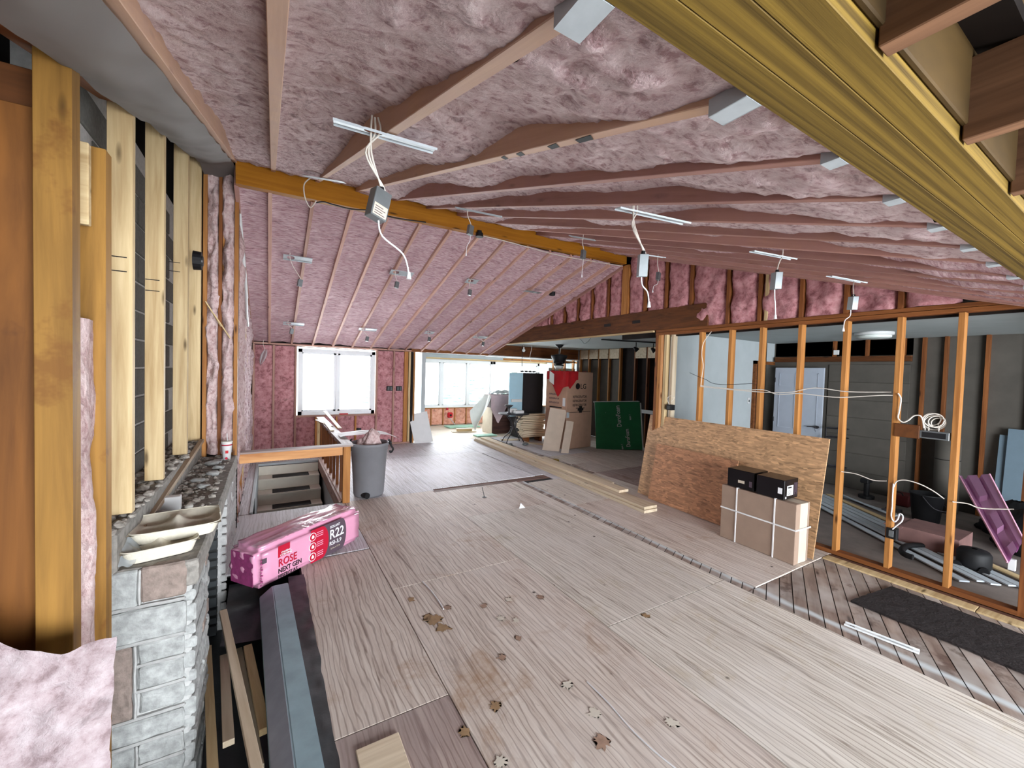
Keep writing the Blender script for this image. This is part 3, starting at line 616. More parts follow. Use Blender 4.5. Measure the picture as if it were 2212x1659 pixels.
# chalk lines and putty patches on the sheets
b = MB().tube([at(px, py, 2, .0006) for px, py in ((1268, 1473), (1315, 1520), (1360, 1572), (1410, 1620), (1470, 1668))], .004, 5)
tag(b.build('chalk_line', M_inkw), 'long pale chalk line curving over the foreground plywood', 'line')
tag(MB().tube([at(px, py, 2, .0006) for px, py in ((912, 1256), (930, 1275), (945, 1295), (958, 1316))], .006, 5).build('chalk_line', M_paperw), 'short pale chalk smear on the stained plywood sheet', 'line')
# ---------------------------------------------------------------- left side: framing, chimney
wl = wl
for px, y in ((286, None), (354, None), (405, None), (433, None), (455, None)):
    y = at(px, 700, 0, -.60)[1]
    stud('stud', y, y+.05, -.695, -.60, 1.02, ZN(min(y, 4.85))+.05, M_studlt, wl)
M_post2 = wood('post_orange_dark', S(84, 50, 20), S(132, 84, 36), stretch=(1, 9, 9), stain=S(80, 48, 22))
stud('post', 1.93, 2.00, -.662, -.572, -.4, ZN(1.95)-.01, M_post, wl)
stud('post', 2.20, 2.27, -.634, -.559, -.4, 2.62, M_post, wl)
bar('sheathing_board', (-.955, 2.005, -.4), (-.955, 2.005, 2.62), .05, .59, M_post2, wl, up=(1, 0, 0))
box('sheathing_board', (-1.25, 2.02, 2.56), (-.60, 2.06, 2.76), M_ply_or, wl)
bar('sloped_plate', (-.64, -.3, ZN(-.3)-.03), (-.64, 2.72, ZN(2.72)-.03), .15, .045, M_studdk, wl, below=True)
box('splinter_board', (-.618, 2.12, 2.30), (-.585, 2.15, 2.60), M_studlt, wl)
# poly strip between roof edge and framing
def fp(u, v):
    y = -.5+5.7*u; x = -.325-.27*v; return (x, y, ZN(min(y, 4.87))-.015-.05*v+.02*fbm((x*2, y, 5), 3, 3)-.02*math.sin(v*3.14))
o = MB().grid(fp, 90, 8).build('poly_sheet', M_poly, None, True); tag(o, 'grey translucent plastic sheet strip stapled along the ceiling edge above the chimney studs', 'plastic sheet')
# cinder block chimney behind the studs
ch = thing('chimney_stack', 'grey concrete block chimney visible through gaps between pale studs', 'chimney', (-.95, 3.9, 1.0))
for r in range(14):
    for c in range(5):
        y0 = 2.78+.41*c+(.2 if r % 2 else 0); z0 = .95+.2*r
        if z0+.2 > ZN(3.5)-.1: continue
        box('concrete_block', (-1.0, y0+.006, z0+.006), (-.80+random.uniform(-.004, .004), y0+.402, z0+.192), M_cinder, ch, .006)
box('mortar_core', (-1.02, 2.78, .9), (-.812, 5.1, 3.3), M_mortar, ch, 0)
# return wall at Y=5.2 and long wall at X=-.31
wl2 = struct(box('wall_left', (-.5, 5.28, 0), (-.46, 9.7, 3.75), M_dark, bev=0)); wl3 = struct(box('wall_left', (-.75, 5.3, 0), (-.3, 5.33, 3.9), M_dark, bev=0))
for y in [5.26+.4*i for i in range(11)]:
    zt = (ZN(y) if y < 4.9 else ZF(y))
    stud('stud', y, y+.038, -.45, -.315, 0, zt, M_studlt if y > 6.8 else M_stud, wl2)
def lbatt(y0, y1, sd, mat):
    def fn(u, v):
        y = y0+(y1-y0)*u; z = .02+(ZF(y)-.05)*v; e = 1-abs(2*u-1)**3
        return (-.36+.05*e+.06*fbm((y*2, z*.6, sd), 4, 4), y, z)
    MB().grid(fn, 8, 60).build('insulation_batt', mat, wl2, True)
for i in range(4): lbatt(5.3+.4*i, 5.66+.4*i, i, M_battlt)
for i in range(4, 10): lbatt(5.3+.4*i, 5.66+.4*i, i, M_foam)
for x0, x1, mt in ((-.335, -.30, M_stud), (-.47, -.44, M_studdk), (-.60, -.565, M_stud)):
    bar('stud', ((x0+x1)/2, 5.235, .8), ((x0+x1)/2, 5.235, ZN(4.87)+.02), x1-x0, .09, mt, wl3, up=(0, 1, 0))
def rbatt(x0, x1, sd):
    def fn(u, v):
        x = x0+(x1-x0)*u; z = .85+(3.74-.85)*v; e = 1-abs(2*u-1)**3
        return (x+.010*fbm((0, z, sd), 4, 4)+(2*u-1)*.02*fbm((u*2, z, sd+5), 7, 4), 5.235-.06*e-.09*fbm((x*3, z, sd), 4, 5), z)
    MB().grid(fn, 8, 90).build('insulation_batt', M_battlt, wl3, True)
rbatt(-.575, -.465, 1); rbatt(-.445, -.33, 2)
for p, q in (((-.57, 5.13, 2.42), (-.44, 5.15, 2.18)), ((-.50, 5.12, 2.30), (-.36, 5.14, 2.06))):
    bar('wood_splinter', p, q, .03, .012, M_studlt, wl3)
o = MB(); o.tube([(-.31, 5.3, 3.55), (-.285, 5.7, 3.1), (-.27, 6.0, 2.8), (-.275, 6.3, 2.66), (-.29, 6.8, 2.5), (-.30, 7.4, 2.38)], .016, 8)
tag(o.build('conduit', M_white), 'pale curved flexible tube hanging down the corner of the long insulated wall', 'tube')
# sloped rafter plate against wall (poly covered) and black fan housing
k = thing('black_box', 'oval black plastic electrical box screwed to a fresh stud above the stone ledge', 'electrical box', (-.61, 4.5, 2.36))
p = at(418, 562, 0, -.60); b = MB().cyl((-.60, p[1], p[2]), (-.54, p[1], p[2]), .085, .08, 18); b.build('housing', M_black, k); MB().cyl((-.545, p[1], p[2]), (-.53, p[1], p[2]), .05, .045, 16).build('cover', M_membrane, k)
# pink batts in the near corner
def fb(u, v):
    x = -1.0+.575*u; zt = .985+.05*math.sin(u*5+.6)-.14*max(0, u-.55)+.03*fbm((u*3, 0, 5), 2, 3); z = -.4+(zt+.4)*v
    return (x, 1.80-.16*math.sin(min(1, v*1.05)*3.0)**.5*(.6+.4*math.sin(u*3))-.05*fbm((x, z, 3), 5, 5), z)
o = MB().grid(fb, 40, 80).build('insulation_pile', M_battgrey, None, True); tag(o, 'lumpy pale pink fibreglass slumped in the near lower corner against the orange posts', 'insulation', kind='stuff')
def fb2(u, v):
    z = -.4+2.35*v; y = 2.0+.2*u; return (-.60+.045*math.sin(u*3.14)*(1-.7*v)+.03*fbm((y*3, z, 8), 4, 4)*(.4+.6*(1-v)), y, z)
MB().grid(fb2, 10, 90).build('insulation_strip', M_battlt, wl, True)
# ---- stone fireplace
fp_ = thing('stone_fireplace', 'dusty split limestone fireplace with thick mortar joints and flat rubble-strewn mantel', 'fireplace', (-.6, 3.8, -.4))
box('core', (-1.24, 2.508, -.45), (-.325, 3.05, .70), M_mortar, fp_, .01)
box('core', (-1.24, 4.10, -.45), (-.335, 5.22, .70), M_mortar, fp_, .01)
box('firebox_back', (-1.24, 3.05, -.45), (-.62, 4.10, .70), M_membrane, fp_, 0)
def rough(name, lo, hi, mat, par, amp=.010, sub=5, sd=0):
    b = MB().box(lo, hi); b.bevel(.008)
    bmesh.ops.subdivide_edges(b.bm, edges=[e for e in b.bm.edges if e.calc_length() > .03], cuts=sub, use_grid_fill=True)
    for v in b.bm.verts: v.co += Vector((fbm(v.co+Vector((sd, 0, 0)), 14, 4), fbm(v.co+Vector((0, sd, 7)), 14, 4), fbm(v.co+Vector((3, 1, sd)), 12, 3)*.5))*amp
    return b.build(name, mat, par, False)
zz = lambda py: at(330, py, 1, 2.5)[2]; xx = lambda px: at(px, 1400, 1, 2.5)[0]
stones = [(180, 299, 1225, 1303, 0), (304, 402, 1222, 1297, 1), (180, 402, 1309, 1378, 0), (180, 286, 1386, 1540, 1), (299, 398, 1384, 1427, 0), (301, 398, 1433, 1481, 0), (303, 398, 1487, 1534, 0), (180, 398, 1547, 1590, 0), (300, 398, 1597, 1640, 0), (180, 292, 1600, 1680, 0), (300, 398, 1647, 1700, 0)]
for i, (a, b_, c, d, br) in enumerate(stones):
    rough('stone', (xx(a), 2.492-.004*(i % 3), zz(d)), (xx(b_), 2.54, zz(c)), M_stonebr if br else M_stone, fp_, .007, 6, i)
for py in (1304, 1381, 1430, 1484, 1541, 1594, 1644):
    x0_ = xx(180 if py in (1304, 1381, 1541, 1594) else 292); rough('mortar_joint', (x0_, 2.484, zz(py+4)), (xx(402), 2.53, zz(py-3)), M_mortar, fp_, .004, 5, py)
for px, a_, c_ in ((301, 1225, 1300), (292, 1384, 1540), (296, 1597, 1700)): rough('mortar_joint', (xx(px-3), 2.484, zz(c_)), (xx(px+4), 2.53, zz(a_)), M_mortar, fp_, .004, 4, px)
r = 0
z = -.45
while z < .66:
    h = .07 if r % 3 else .1
    rough('stone', (-.40, 2.505, z), (-.305-.006*(r % 2), 2.78+.1*(r % 3), z+h-.012), M_stone, fp_, .006, 4, r+20)
    rough('stone', (-.40, 2.80+.1*(r % 3), z), (-.312, 3.05, z+h-.012), M_stonebr if r % 4 == 1 else M_stone, fp_, .008, 3, r+40)
    rough('stone', (-.40, 4.10, z), (-.30, 4.55+.1*(r % 3), z+h-.012), M_mortar, fp_, .006, 4, r+60)
    rough('stone', (-.40, 4.57+.1*(r % 3), z), (-.30, 5.2, z+h-.012), M_mortar, fp_, .006, 4, r+80)
    box('firebrick', (-.60, 4.04, z), (-.36, 4.10, z+h-.02), M_membrane, fp_, .004); z += h; r += 1
rough('mantel_slab', (-.62, 2.50, .695), (-.295, 5.22, .825), M_mantel, fp_, .012, 9, 5)
box('back_ledge', (-1.24, 2.5, .69), (-.60, 5.25, 1.0), M_mantel, fp_, .01)
# rubble on the mantel
b = MB()
for i in range(420):
    y = random.uniform(2.95, 5.15); x = random.uniform(-.62, -.34) if random.random() < .6 else random.uniform(-.62, -.5); r = random.choice((.006, .009, .013, .02)); q = [random.uniform(.6, 1.4) for _ in range(3)]
    m_ = Matrix.Translation((x, y, .826+r*.4)) @ Matrix.Rotation(random.random()*6, 4, 'Z') @ Matrix.Diagonal((r*q[0]*2, r*q[1]*2, r*q[2]*1.3, 1)); bmesh.ops.create_icosphere(b.bm, subdivisions=1, radius=.6, matrix=m_)
for i in range(200):
    y = random.uniform(2.5, 5.15); x = random.uniform(-.8, -.60); r = random.choice((.012, .02, .03)); m_ = Matrix.Translation((x, y, 1.0+r*.3)) @ Matrix.Rotation(random.random()*6, 4, 'Z') @ Matrix.Diagonal((r*2, r*1.6, r*1.2, 1)); bmesh.ops.create_icosphere(b.bm, subdivisions=1, radius=.6, matrix=m_)
tag(b.build('mortar_rubble', M_rubble), 'grey mortar rubble and dust scattered over the stone mantel', 'rubble', kind='stuff')
for y, x, rr in ((4.3, -.42, .045), (4.55, -.40, .04), (4.75, -.47, .05), (4.1, -.5, .045), (3.9, -.44, .04)):
    o = MB(); bmesh.ops.create_icosphere(o.bm, subdivisions=2, radius=rr, matrix=Matrix.Translation((x, y, .83+rr*.3)) @ Matrix.Diagonal((1.2, .9, .5, 1)))
    for v in o.bm.verts: v.co += Vector((1, 1, 1))*.01*fbm(v.co, 20, 2)
    tag(o.build('rubble_chunk', M_stone), 'flat grey stone chunk on the mantel, %s along from the pulp trays' % {3.9: 'first', 4.1: 'second', 4.3: 'third', 4.55: 'fourth', 4.75: 'last'}[y], 'stone', 'stone chunks on the mantel')
o = bar('wooden_lath', (-.60, 2.62, .86), (-.575, 5.0, 1.03), .035, .03, M_oldwood); tag(o, 'long thin weathered lath leaning along the mantel under the studs', 'lath')
# white block, pebble
c = at(362, 1085, 1, 3.35); o = MB().box((c[0]-.065, 3.34, .832), (c[0]+.065, 3.40, .925)).bevel(.004); tag(o.build('polystyrene_block', M_paperw), 'small white rectangular block standing behind the pulp tray on the mantel', 'block')
p = at(408, 1087, 1, 3.35); tag(MB().sph((p[0], 3.35, .85), .024, 14, (1, 1, .7)).build('eggshell_pebble', M_pebble), 'rounded white pebble on the mantel beside the white block', 'pebble')
# drink carrier trays (moulded pulp)
def tray(name, cx, cy, z, rot, L, W, lab):
    T = thing(name, lab, 'tray', (cx, cy, z)); R = Matrix.Rotation(rot, 3, 'Z')
    def P(x, y, zz_): q = R @ Vector((x, y, 0)); return (cx+q.x, cy+q.y, z+zz_)
    def fn(u, v):
        x, y = (u-.5)*L, (v-.5)*W; ex = max(0, (abs(2*u-1)-.84)/.16); ey = max(0, (abs(2*v-1)-.76)/.24); e = min(1, max(ex, ey))
        cup = 0
        for sx in (-.25, .25):
            for sy in (-.25, .25):
                d = math.hypot((x-sx*L)/(.17*L), (y-sy*W)/(.24*W)); cup = max(cup, 1-min(1, max(0, d-.75)/.25))
        pk = math.exp(-((x/(.09*L))**2+(y/(.14*W))**2))+.6*math.exp(-((x/(.05*L))**2))*.7
        base = .046-.044*cup+.030*pk*(1-cup); s = e*e*(3-2*e); return P(x, y, base*(1-s)+.062*s)
    MB().grid(fn, 44, 34).build('molded_cups', M_pulp, T, True)
    b = MB(); k = 44
    ring = []
    for i in range(k):
        a = i/k*6.2832; x = L/2*math.copysign(abs(math.cos(a))**.35, math.cos(a)); y = W/2*math.copysign(abs(math.sin(a))**.35, math.sin(a)); ring.append(P(x, y, .062))
    b.tube(ring+[ring[0]], .0042, 6, False); b.build('rim', M_pulp, T, True)
    b = MB()
    for i in range(k):
        a0, a1 = i/k*6.2832, (i+1)/k*6.2832; f = lambda a, s_, z_: P(s_*L/2*math.copysign(abs(math.cos(a))**.35, math.cos(a)), s_*W/2*math.copysign(abs(math.sin(a))**.35, math.sin(a)), z_)
        q = [b.bm.verts.new(p_) for p_ in (f(a0, 1, .062), f(a1, 1, .062), f(a1, .86, .0), f(a0, .86, .0))]; b.bm.faces.new(q)
    b.build('side_wall', M_pulp, T, True)
tray('drink_carrier', -.43, 2.82, .875, .12, .38, .34, 'beige moulded pulp drink carrier tray on the near end of the mantel')
tray('drink_carrier', -.48, 2.68, .828, .25, .30, .26, 'second pulp carrier tray crushed beneath the upper one on the mantel')
def fbag(u, v):
    x = -.69+.15*u; y = 2.52+.40*v; return (x, y, .85+.08*math.sin(u*3.14)*math.sin(v*3.14)**.6+.03*fbm((x, y, 2), 9, 4))
o = MB().grid(fbag, 40, 50).build('plastic_bag', M_clear, None, True); tag(o, 'crumpled clear plastic bag beside the pulp tray against the orange post', 'bag')
def fbag(u, v):
    x = -.66+.20*u; y = 3.04+.2*v; return (x, y, .84+.06*math.sin(u*3.14)*math.sin(v*3.14)**.5+.02*fbm((x, y, 7), 9, 4))
o = MB().grid(fbag, 26, 26).build('plastic_bag', M_poly, None, True); tag(o, 'grey plastic wrap bunched behind the pulp tray', 'bag')
# cup at the far end of the mantel
c = Vector((at(490, 950, 1, 4.95)[0]-.0, 4.95, .83)); k = thing('paper_cup', 'white takeaway paper cup with red marks and straw at the far end of the mantel', 'cup', c)
MB().lathe([(.032, 0), (.046, .17), (.047, .175)], c, 24).build('cup_body', M_paperw, k, True); MB().lathe([(.046, .174), (.05, .176), (.05, .186), (.042, .19), (.01, .19)], c, 24).build('lid', M_pebble, k, True)
MB().cyl(c+Vector((.005, 0, .185)), c+Vector((.0, .01, .265)), .004, n=8).build('straw', M_paperw, k); MB().lathe([(.0445, .145), (.0457, .158)], c, 24).build('stripe', M_inkred, k, True)
MB().box(c+Vector((-.008, -.045, .07)), c+Vector((.016, -.036, .098))).build('red_logo', M_beltr, k); MB().cyl(c+Vector((.0, -.038, .02)), c+Vector((0, -.032, .02)), .012, n=14).build('red_seal', M_inkred, k)
o = MB().box((c[0]-.10, 4.80, .835), (c[0]-.03, 4.93, .848)).bevel(.004); tag(o.build('phone', M_metal), 'small silver rectangular device lying beside the paper cup', 'device')
# ---------------------------------------------------------------- pit with boards, painted beam
p0, p1 = Vector((.20, 1.35, .0)), Vector((.085, 3.72, .0)); bm_ = thing('painted_beam', 'heavy blue-grey painted beam lying along the edge of the dark pit', 'beam', (.15, 2.6, 0))
x = (p1-p0).normalized(); y = Vector((0, 0, 1)).cross(x)
b = MB(); L = (p1-p0).length
pr = [(.055, .06), (-.052, .06), (-.140, -.01), (-.140, -.06), (.055, -.06)]
def bpt(u, s_): q = Vector((.19, 1.30, 0)).lerp(Vector((.085, 3.64, 0)), s_); return q+Vector((u[0], 0, u[1]))
b = MB().poly([bpt(q, 0) for q in pr], Vector((-.105, 2.34, 0))); b.bevel(.005, 2); b.build('beam_body', M_beam, bm_)
b = MB(); sl = Vector((-.075, 0, .107)).normalized()*.002; b.poly([bpt((-.056, .0575), .003), bpt((-.137, -.0070), .003), bpt((-.137, -.0070), .997), bpt((-.056, .0575), .997)], sl); b.build('beam_face_shading', M_beam_shading, bm_)  # thin overlay gives the sloped face its painted-in shading
def fm(u, v):
    y_ = 1.3+2.55*v; x_ = .17+.12*u+.0*v+.01*fbm((y_, 0, 1), 5, 2)*u; return (x_-.02*(y_-1.5)/2, y_, .0035+.012*(1-u)*0-.004+.01*fbm((u*.3, y_, 2), 6, 4)*(.3+u*.7)+.006)
o = MB().grid(fm, 8, 90).build('membrane_strip', M_membrane, None, True); tag(o, 'wrinkled black waterproof membrane strip between the painted beam and plywood', 'membrane')
def fm(u, v):
    x_ = -.28+.52*u; y_ = 3.35+.76*v; return (x_, y_, -.16+.08*v+.02*fbm((x_, y_, 4), 4, 4)-.1*(1-v)*0)
o = MB().grid(fm, 24, 24).build('membrane_sheet', M_membrane, None, True); tag(o, 'dark crinkled membrane sheet covering the pit floor in front of the pink bag', 'membrane')
BL = [((482, 1322, -.02), (566, 1720, .03), .045, .035, 'long knotty board leaning diagonally in the pit, topmost of the scrap boards'),
      ((448, 1400, -.2), (462, 1720, -.12), .045, .03, 'grey scrap board lying against the stone face in the pit'),
      ((484, 1418, -.24), (494, 1606, -.10), .05, .03, 'scrap board with bright sawn end, second from the stones'),
      ((535, 1398, -.18), (572, 1580, -.10), .05, .035, 'short pale scrap board beside the painted beam in the pit'),
      ((515, 1404, -.27), (560, 1660, -.22), .045, .03, 'thin scrap board partly hidden beneath the long knotty board')]
for i, (a, b_, w1_, h1_, lab) in enumerate(BL):
    A, B = at(a[0], a[1], 2, a[2]), at(b_[0], b_[1], 2, b_[2])
    tag(bar('scrap_board', A, B, w1_, h1_, M_studlt if i % 2 else M_lumber), lab, 'board', 'scrap boards in the pit')
o = box('plywood_offcut', (.36, 1.35, .0), (.56, 1.93, .012), M_lumber); tag(o, 'small pale rectangular offcut lying on the dark stained plywood by the pit', 'board')
# ---------------------------------------------------------------- insulation bag
A = Vector((-.07, 3.70, 0)); E_ = Vector((.83+.07, 4.38-3.70, 0)); LB = 1.14; e = E_.normalized(); n = Vector((-e.y, e.x, 0)); HB, DB = .335, .36
bag = thing('insulation_bag', 'shiny pink plastic pack of insulation with R22 print lying before the stair opening', 'insulation pack', A+e*LB/2+n*DB/2)
b = MB(); b.box((0, 0, 0), (LB, DB, HB)); bmesh.ops.bevel(b.bm, geom=b.bm.edges[:], offset=.045, segments=4, affect='EDGES')
bmesh.ops.subdivide_edges(b.bm, edges=[e_ for e_ in b.bm.edges if e_.calc_length() > .06], cuts=12, use_grid_fill=True)
for v in b.bm.verts:
    c = v.co; top = max(0, (c.z-.8*HB)/(.2*HB))
    bul = .012*math.sin(3.14*c.x/LB)
    c.z += bul*top+.012*top*fbm((c.x*1.2, c.y*6, 1), 6, 4)
    if c.x < .06 or c.x > LB-.06: c.x += .018*fbm((c.y, c.z, 3), 14, 3)
bm2 = b.bm; me = D.meshes.new('wrapper')
for f in bm2.faces: f.smooth = True
bm2.to_mesh(me); bm2.free()
RB = Matrix((e, n, Vector((0, 0, 1)))).transposed(); M_wrap = plain('wrapper_pink', S(214, 150, 178), .22, 0, .7, .06, 4)
link('wrapper', me, bag, A, M_wrap, RB)
def face(px, py):
    d = R2*((px-CX)/FPX) - U2*((py-CY)/FPX) + F_; t_ = (A-CAMP).dot(n)/d.dot(n); P = CAMP+d*t_; return (P-A).dot(e), P.z
def bp(u, z, off=.0): return A+e*u+Vector((0, 0, z))-n*off
def fpatch(name, u0, u1, z0, z1, mat, off=.0035):
    b = MB(); c = [bp(u0, z0, off), bp(u1, z0, off), bp(u1, z1, off), bp(u0, z1, off)]; b.poly(c, n*.002); return b.build(name, mat, bag)
up = (0, 0, 1)
box_end = MB().poly([A+n*.05-e*.0+Vector((0, 0, .03)), A+n*(DB-.05)+Vector((0, 0, .03)), A+n*(DB-.05)+Vector((0, 0, HB-.05)), A+n*.05+Vector((0, 0, HB-.05))], -e*.004)
box_end.build('end_panel', M_pinkdk, bag)
fpatch('red_logo_patch', .175, .285, .205, .30, M_inkred, .003)
text('OWENS', .024, bp(.20, .232, .005), e, up, M_inkw, bag); text('CORNING', .024, bp(.19, .211, .005), e, up, M_inkw, bag)
text('ROSE', .088, bp(.175, .128, .004), e, up, M_inkred, bag, sx=.85)
text('NEXT GEN', .058, bp(.175, .072, .004), e, up, M_ink, bag, sx=.8); text('FIBERGLAS', .046, bp(.175, .026, .004), e, up, M_ink, bag, sx=.85)
b = MB(); c0 = .80; pts = []
for i in range(25):
    a = -1.5708+3.1416*i/24; pts.append(bp(.62+.05*math.cos(a)*1.6, .165+.15*math.sin(a), .003))
b = MB().poly([bp(.50, .315, .003), bp(.50, .015, .003)]+pts, n*.002); b.build('red_panel', M_inkred, bag)
pts = [bp(.86+.06*math.cos(-1.5708+3.1416*i/20), .165+.15*math.sin(-1.5708+3.1416*i/20), .0025) for i in range(21)]
pl_ = [bp(.62+.08*math.cos(1.5708-3.1416*i/20), .165+.15*math.sin(1.5708-3.1416*i/20), .0025) for i in range(21)]
MB().poly(pts+pl_, n*.0015).build('grey_panel', M_inkgrey, bag)
text('ISOLANT', .034, bp(.71, .262, .006), e, up, M_inkw, bag, sx=.9); text('R22', .125, bp(.705, .158, .006), e, up, M_inkw, bag, sx=.9); text('RSI-3,9', .052, bp(.705, .098, .006), e, up, M_inkw, bag)
text('3,5 in x 15 in', .022, bp(.72, .058, .006), e, up, M_cardlt, bag)
for z_ in (.255, .165, .072):
    b = MB().cyl(bp(.515, z_, .008), bp(.515, z_, .002), .038, n=24); b.build('white_ring', M_inkw, bag); b = MB().cyl(bp(.515, z_, .009), bp(.515, z_, .003), .032, n=24); ic = b.build('red_disc', M_inkred, bag)
    MB().poly([bp(.503, z_-.014, .0095), bp(.527, z_-.014, .0095), bp(.53, z_, .0095), bp(.515, z_+.022, .0095), bp(.50, z_+.002, .0095)], n*.001).build('white_icon', M_inkw, bag)
    for q in range(3): fpatch('fine_print', .565, .635, z_+.018-.018*q, z_+.024-.018*q, M_pinkpl, .0042)
fpatch('barcode', .035, .075, .21, .25, M_inkgrey, .003)
for q in range(9): fpatch('side_print', .02, .034+.01*(q % 2), .04+.024*q, .05+.024*q, M_pinkdk, .003)
def ftop(u, v):
    P = A+e*(.02+(LB-.04)*u)+n*(.02+.10*v); return (P.x, P.y, HB+.012*math.sin(3.14*u)+.004+.011*abs(fbm((u*7, v, 1), 3, 3)))
MB().grid(ftop, 80, 6).build('clear_seam', thin('bag_film', S(226, 196, 212), .55, .06), bag, True)
# ---------------------------------------------------------------- stair opening and railing
ra = thing('stair_railing', 'rough timber stair guard with cedar beam, grey caps and dark balusters round the opening', 'railing', (.3, 5.7, 0))
bar('cedar_beam', (-.305, 5.70, .625), (.83, 5.70, .638), .04, .115, M_cedar, ra, below=True)
bar('cap_board', (-.305, 5.70, .742), (.95, 5.70, .754), .14, .022, M_railtop, ra, below=True)
stud('newel_post', 5.66, 5.75, .835, .925, 0, .752, M_stud, ra)
bar('cap_board', (.90, 5.78, .745), (.90, 9.25, .72), .14, .025, M_railtop, ra, below=True)
bar('top_rail', (.89, 5.76, .66), (.89, 9.2, .64), .04, .08, M_railtop, ra, below=True)
stud('far_post', 9.15, 9.21, .84, .93, 0, .72, M_studlt, ra)
for i in range(8): stud('baluster', 6.12+.38*i, 6.16+.38*i, .86, .90, .03, .68, M_studdk, ra)
bar('base_rail', (.88, 5.76, 0), (.88, 9.15, 0), .10, .03, M_curbw, ra, below=True)
bar('skirt_board', (.815, 5.75, -.16), (.815, 8.46, -.14), .03, .17, M_curbw, ra, below=True)
stA = thing('staircase', 'beige basement stair with black anti-slip pads on each tread', 'stairs', (.3, 8.4, -.2))
for k in range(1, 8):
    y1 = 8.46-.27*(k-1); y0 = 8.46-.27*k; z = -.19*k
    box('tread', (-.165, y0-.025, z-.03), (.80, y1, z), M_tread, stA); box('riser', (-.165, y1-.002, z), (.80, y1+.018, z+.162), M_tread, stA)
    if k < 6: box('tread_pad', (.05, y0-.01, z), (.63, y1-.05, z+.008), M_black, stA)
box('stringer', (-.169, 6.4, -1.6), (-.16, 8.46, -.01), M_drywall, stA)
struct(box('curb', (-.20, 5.72, -.02), (-.165, 8.5, .02), M_drywall)).name = 'trim_3'; struct(box('curb', (-.20, 8.46, -.02), (.85, 8.56, .02), M_drywall)).name = 'trim_4'
# paper on the rail and scrap trims
def fpa(u, v):
    x_ = .88+.86*u; y_ = 6.25+.40*v; return (x_, y_, .785+.03*math.sin(u*4)-.12*max(0, u-.75)*3.3*v*0-.10*max(0, u-.8)*5*u*(.6)+.012*fbm((x_, y_, 1), 5, 3))
o = MB().grid(fpa, 30, 14).build('paper_sheet', M_paperw, None, True); tag(o, 'wide white paper sheet laid from the rail to behind the grey bin', 'paper')
for i, (a, b_) in enumerate((((.78, 8.6, .76), (.92, 7.6, .765)), ((.88, 8.2, .775), (.86, 7.0, .775)), ((.95, 8.9, .9), (1.0, 7.2, .78)))):
    o = bar('trim_offcut', a, b_, .06, .015, M_lumber); tag(o, ['pale trim offcut lying on the far rail cap', 'pale trim offcut lying along the middle of the rail cap', 'pale slanting offcut propped on the rail cap'][i], 'board', 'offcuts on the rail')
# ---------------------------------------------------------------- bin
c = Vector((1.22, 5.93, 0)); bn = thing('garbage_bin', 'tall tapered grey plastic bin with black rim clips stuffed with pink scraps', 'bin', c)
b = MB().lathe([(.19, .0), (.205, .03), (.24, .64), (.252, .645), (.254, .70), (.262, .705), (.265, .745), (.255, .75), (.25, .70), (.235, .62), (.2, .3)], c, 40); b.build('body', M_can, bn, True)
for a in (2.6, -.25):
    q = c+Vector((math.cos(a)*.262, math.sin(a)*.262, .73)); tdir = Vector((-math.sin(a), math.cos(a), 0)); rd = Vector((math.cos(a), math.sin(a), 0))
    b = MB(); b.tube([q+Vector((0, 0, .05))-rd*.01, q+rd*.025+Vector((0, 0, .01)), q+rd*.03-Vector((0, 0, .04)), q+rd*.06-Vector((0, 0, .09)), q+rd*.03-Vector((0, 0, .14)), q+rd*.01-Vector((0, 0, .11))], .013, 8); b.tube([q-tdir*.06+rd*.01, q+rd*.03, q+tdir*.06+rd*.01], .014, 8); b.build('rim_clip', M_black, bn, True)
a = -2.0; q = c+Vector((math.cos(a)*.2, math.sin(a)*.2, .045)); b = MB().cyl(q-Vector((.02, -.05, 0)), q+Vector((.02, -.05, 0)), .04, n=18); b.build('wheel', M_black, bn)
def sc_(cx_, cy_, r, h, sd):
    def fn(u, v):
        a = u*6.2832; rr = r*math.sin(v*3.14/2)**.6*(1+.35*fbm((math.cos(a), math.sin(a), v+sd), 2, 3)); return (cx_+rr*math.cos(a), cy_+rr*math.sin(a), .74+h*(1-v)+.03*fbm((a, v, sd), 3, 3)-.05*v)
    return MB().grid(fn, 26, 12)
for i, p_ in enumerate(((1.25, 5.9, .13, .20), (1.14, 6.0, .10, .05), (1.30, 6.02, .09, .06))):
    tag(sc_(*p_, i).build('insulation_scrap', M_battlt, None, True), ['tall torn pink insulation scrap sticking out of the grey bin', 'low pink scrap at the side of the bin opening', 'pink scrap at the back rim of the grey bin'][i], 'insulation scrap', 'pink scraps in the bin')
# ---------------------------------------------------------------- lumber on the floor
def lb(p, q, z, lab, wd=.235): tag(bar('lumber_board', (*p, z), (*q, z), wd, .038, M_lumber, below=True), lab, 'board', 'long boards on the floor')
lb((4.33, 3.58), (4.64, 9.40), 0, 'long pale floor board, lowest of the pile, under the others'); lb((4.35, 3.60), (4.62, 9.3), .04, 'long pale board lying second from bottom with knotty top')
lb((4.48, 4.20), (4.70, 9.2), .08, 'pale board on the pile with its sawn end set back from the lower two', .18); lb((4.66, 4.68), (4.78, 6.75), .04, 'shorter whitish board at the inner side of the floor pile', .2)
o = MB().lathe([(.02, 0), (.075, 0), (.08, .02), (.075, .045), (.03, .045), (.03, .02)], (5.0, 6.56, 0), 26).build('strap_coil', M_tape, None, True); tag(o, 'round brass-coloured tape coil on the floor behind the lumber pile', 'coil')
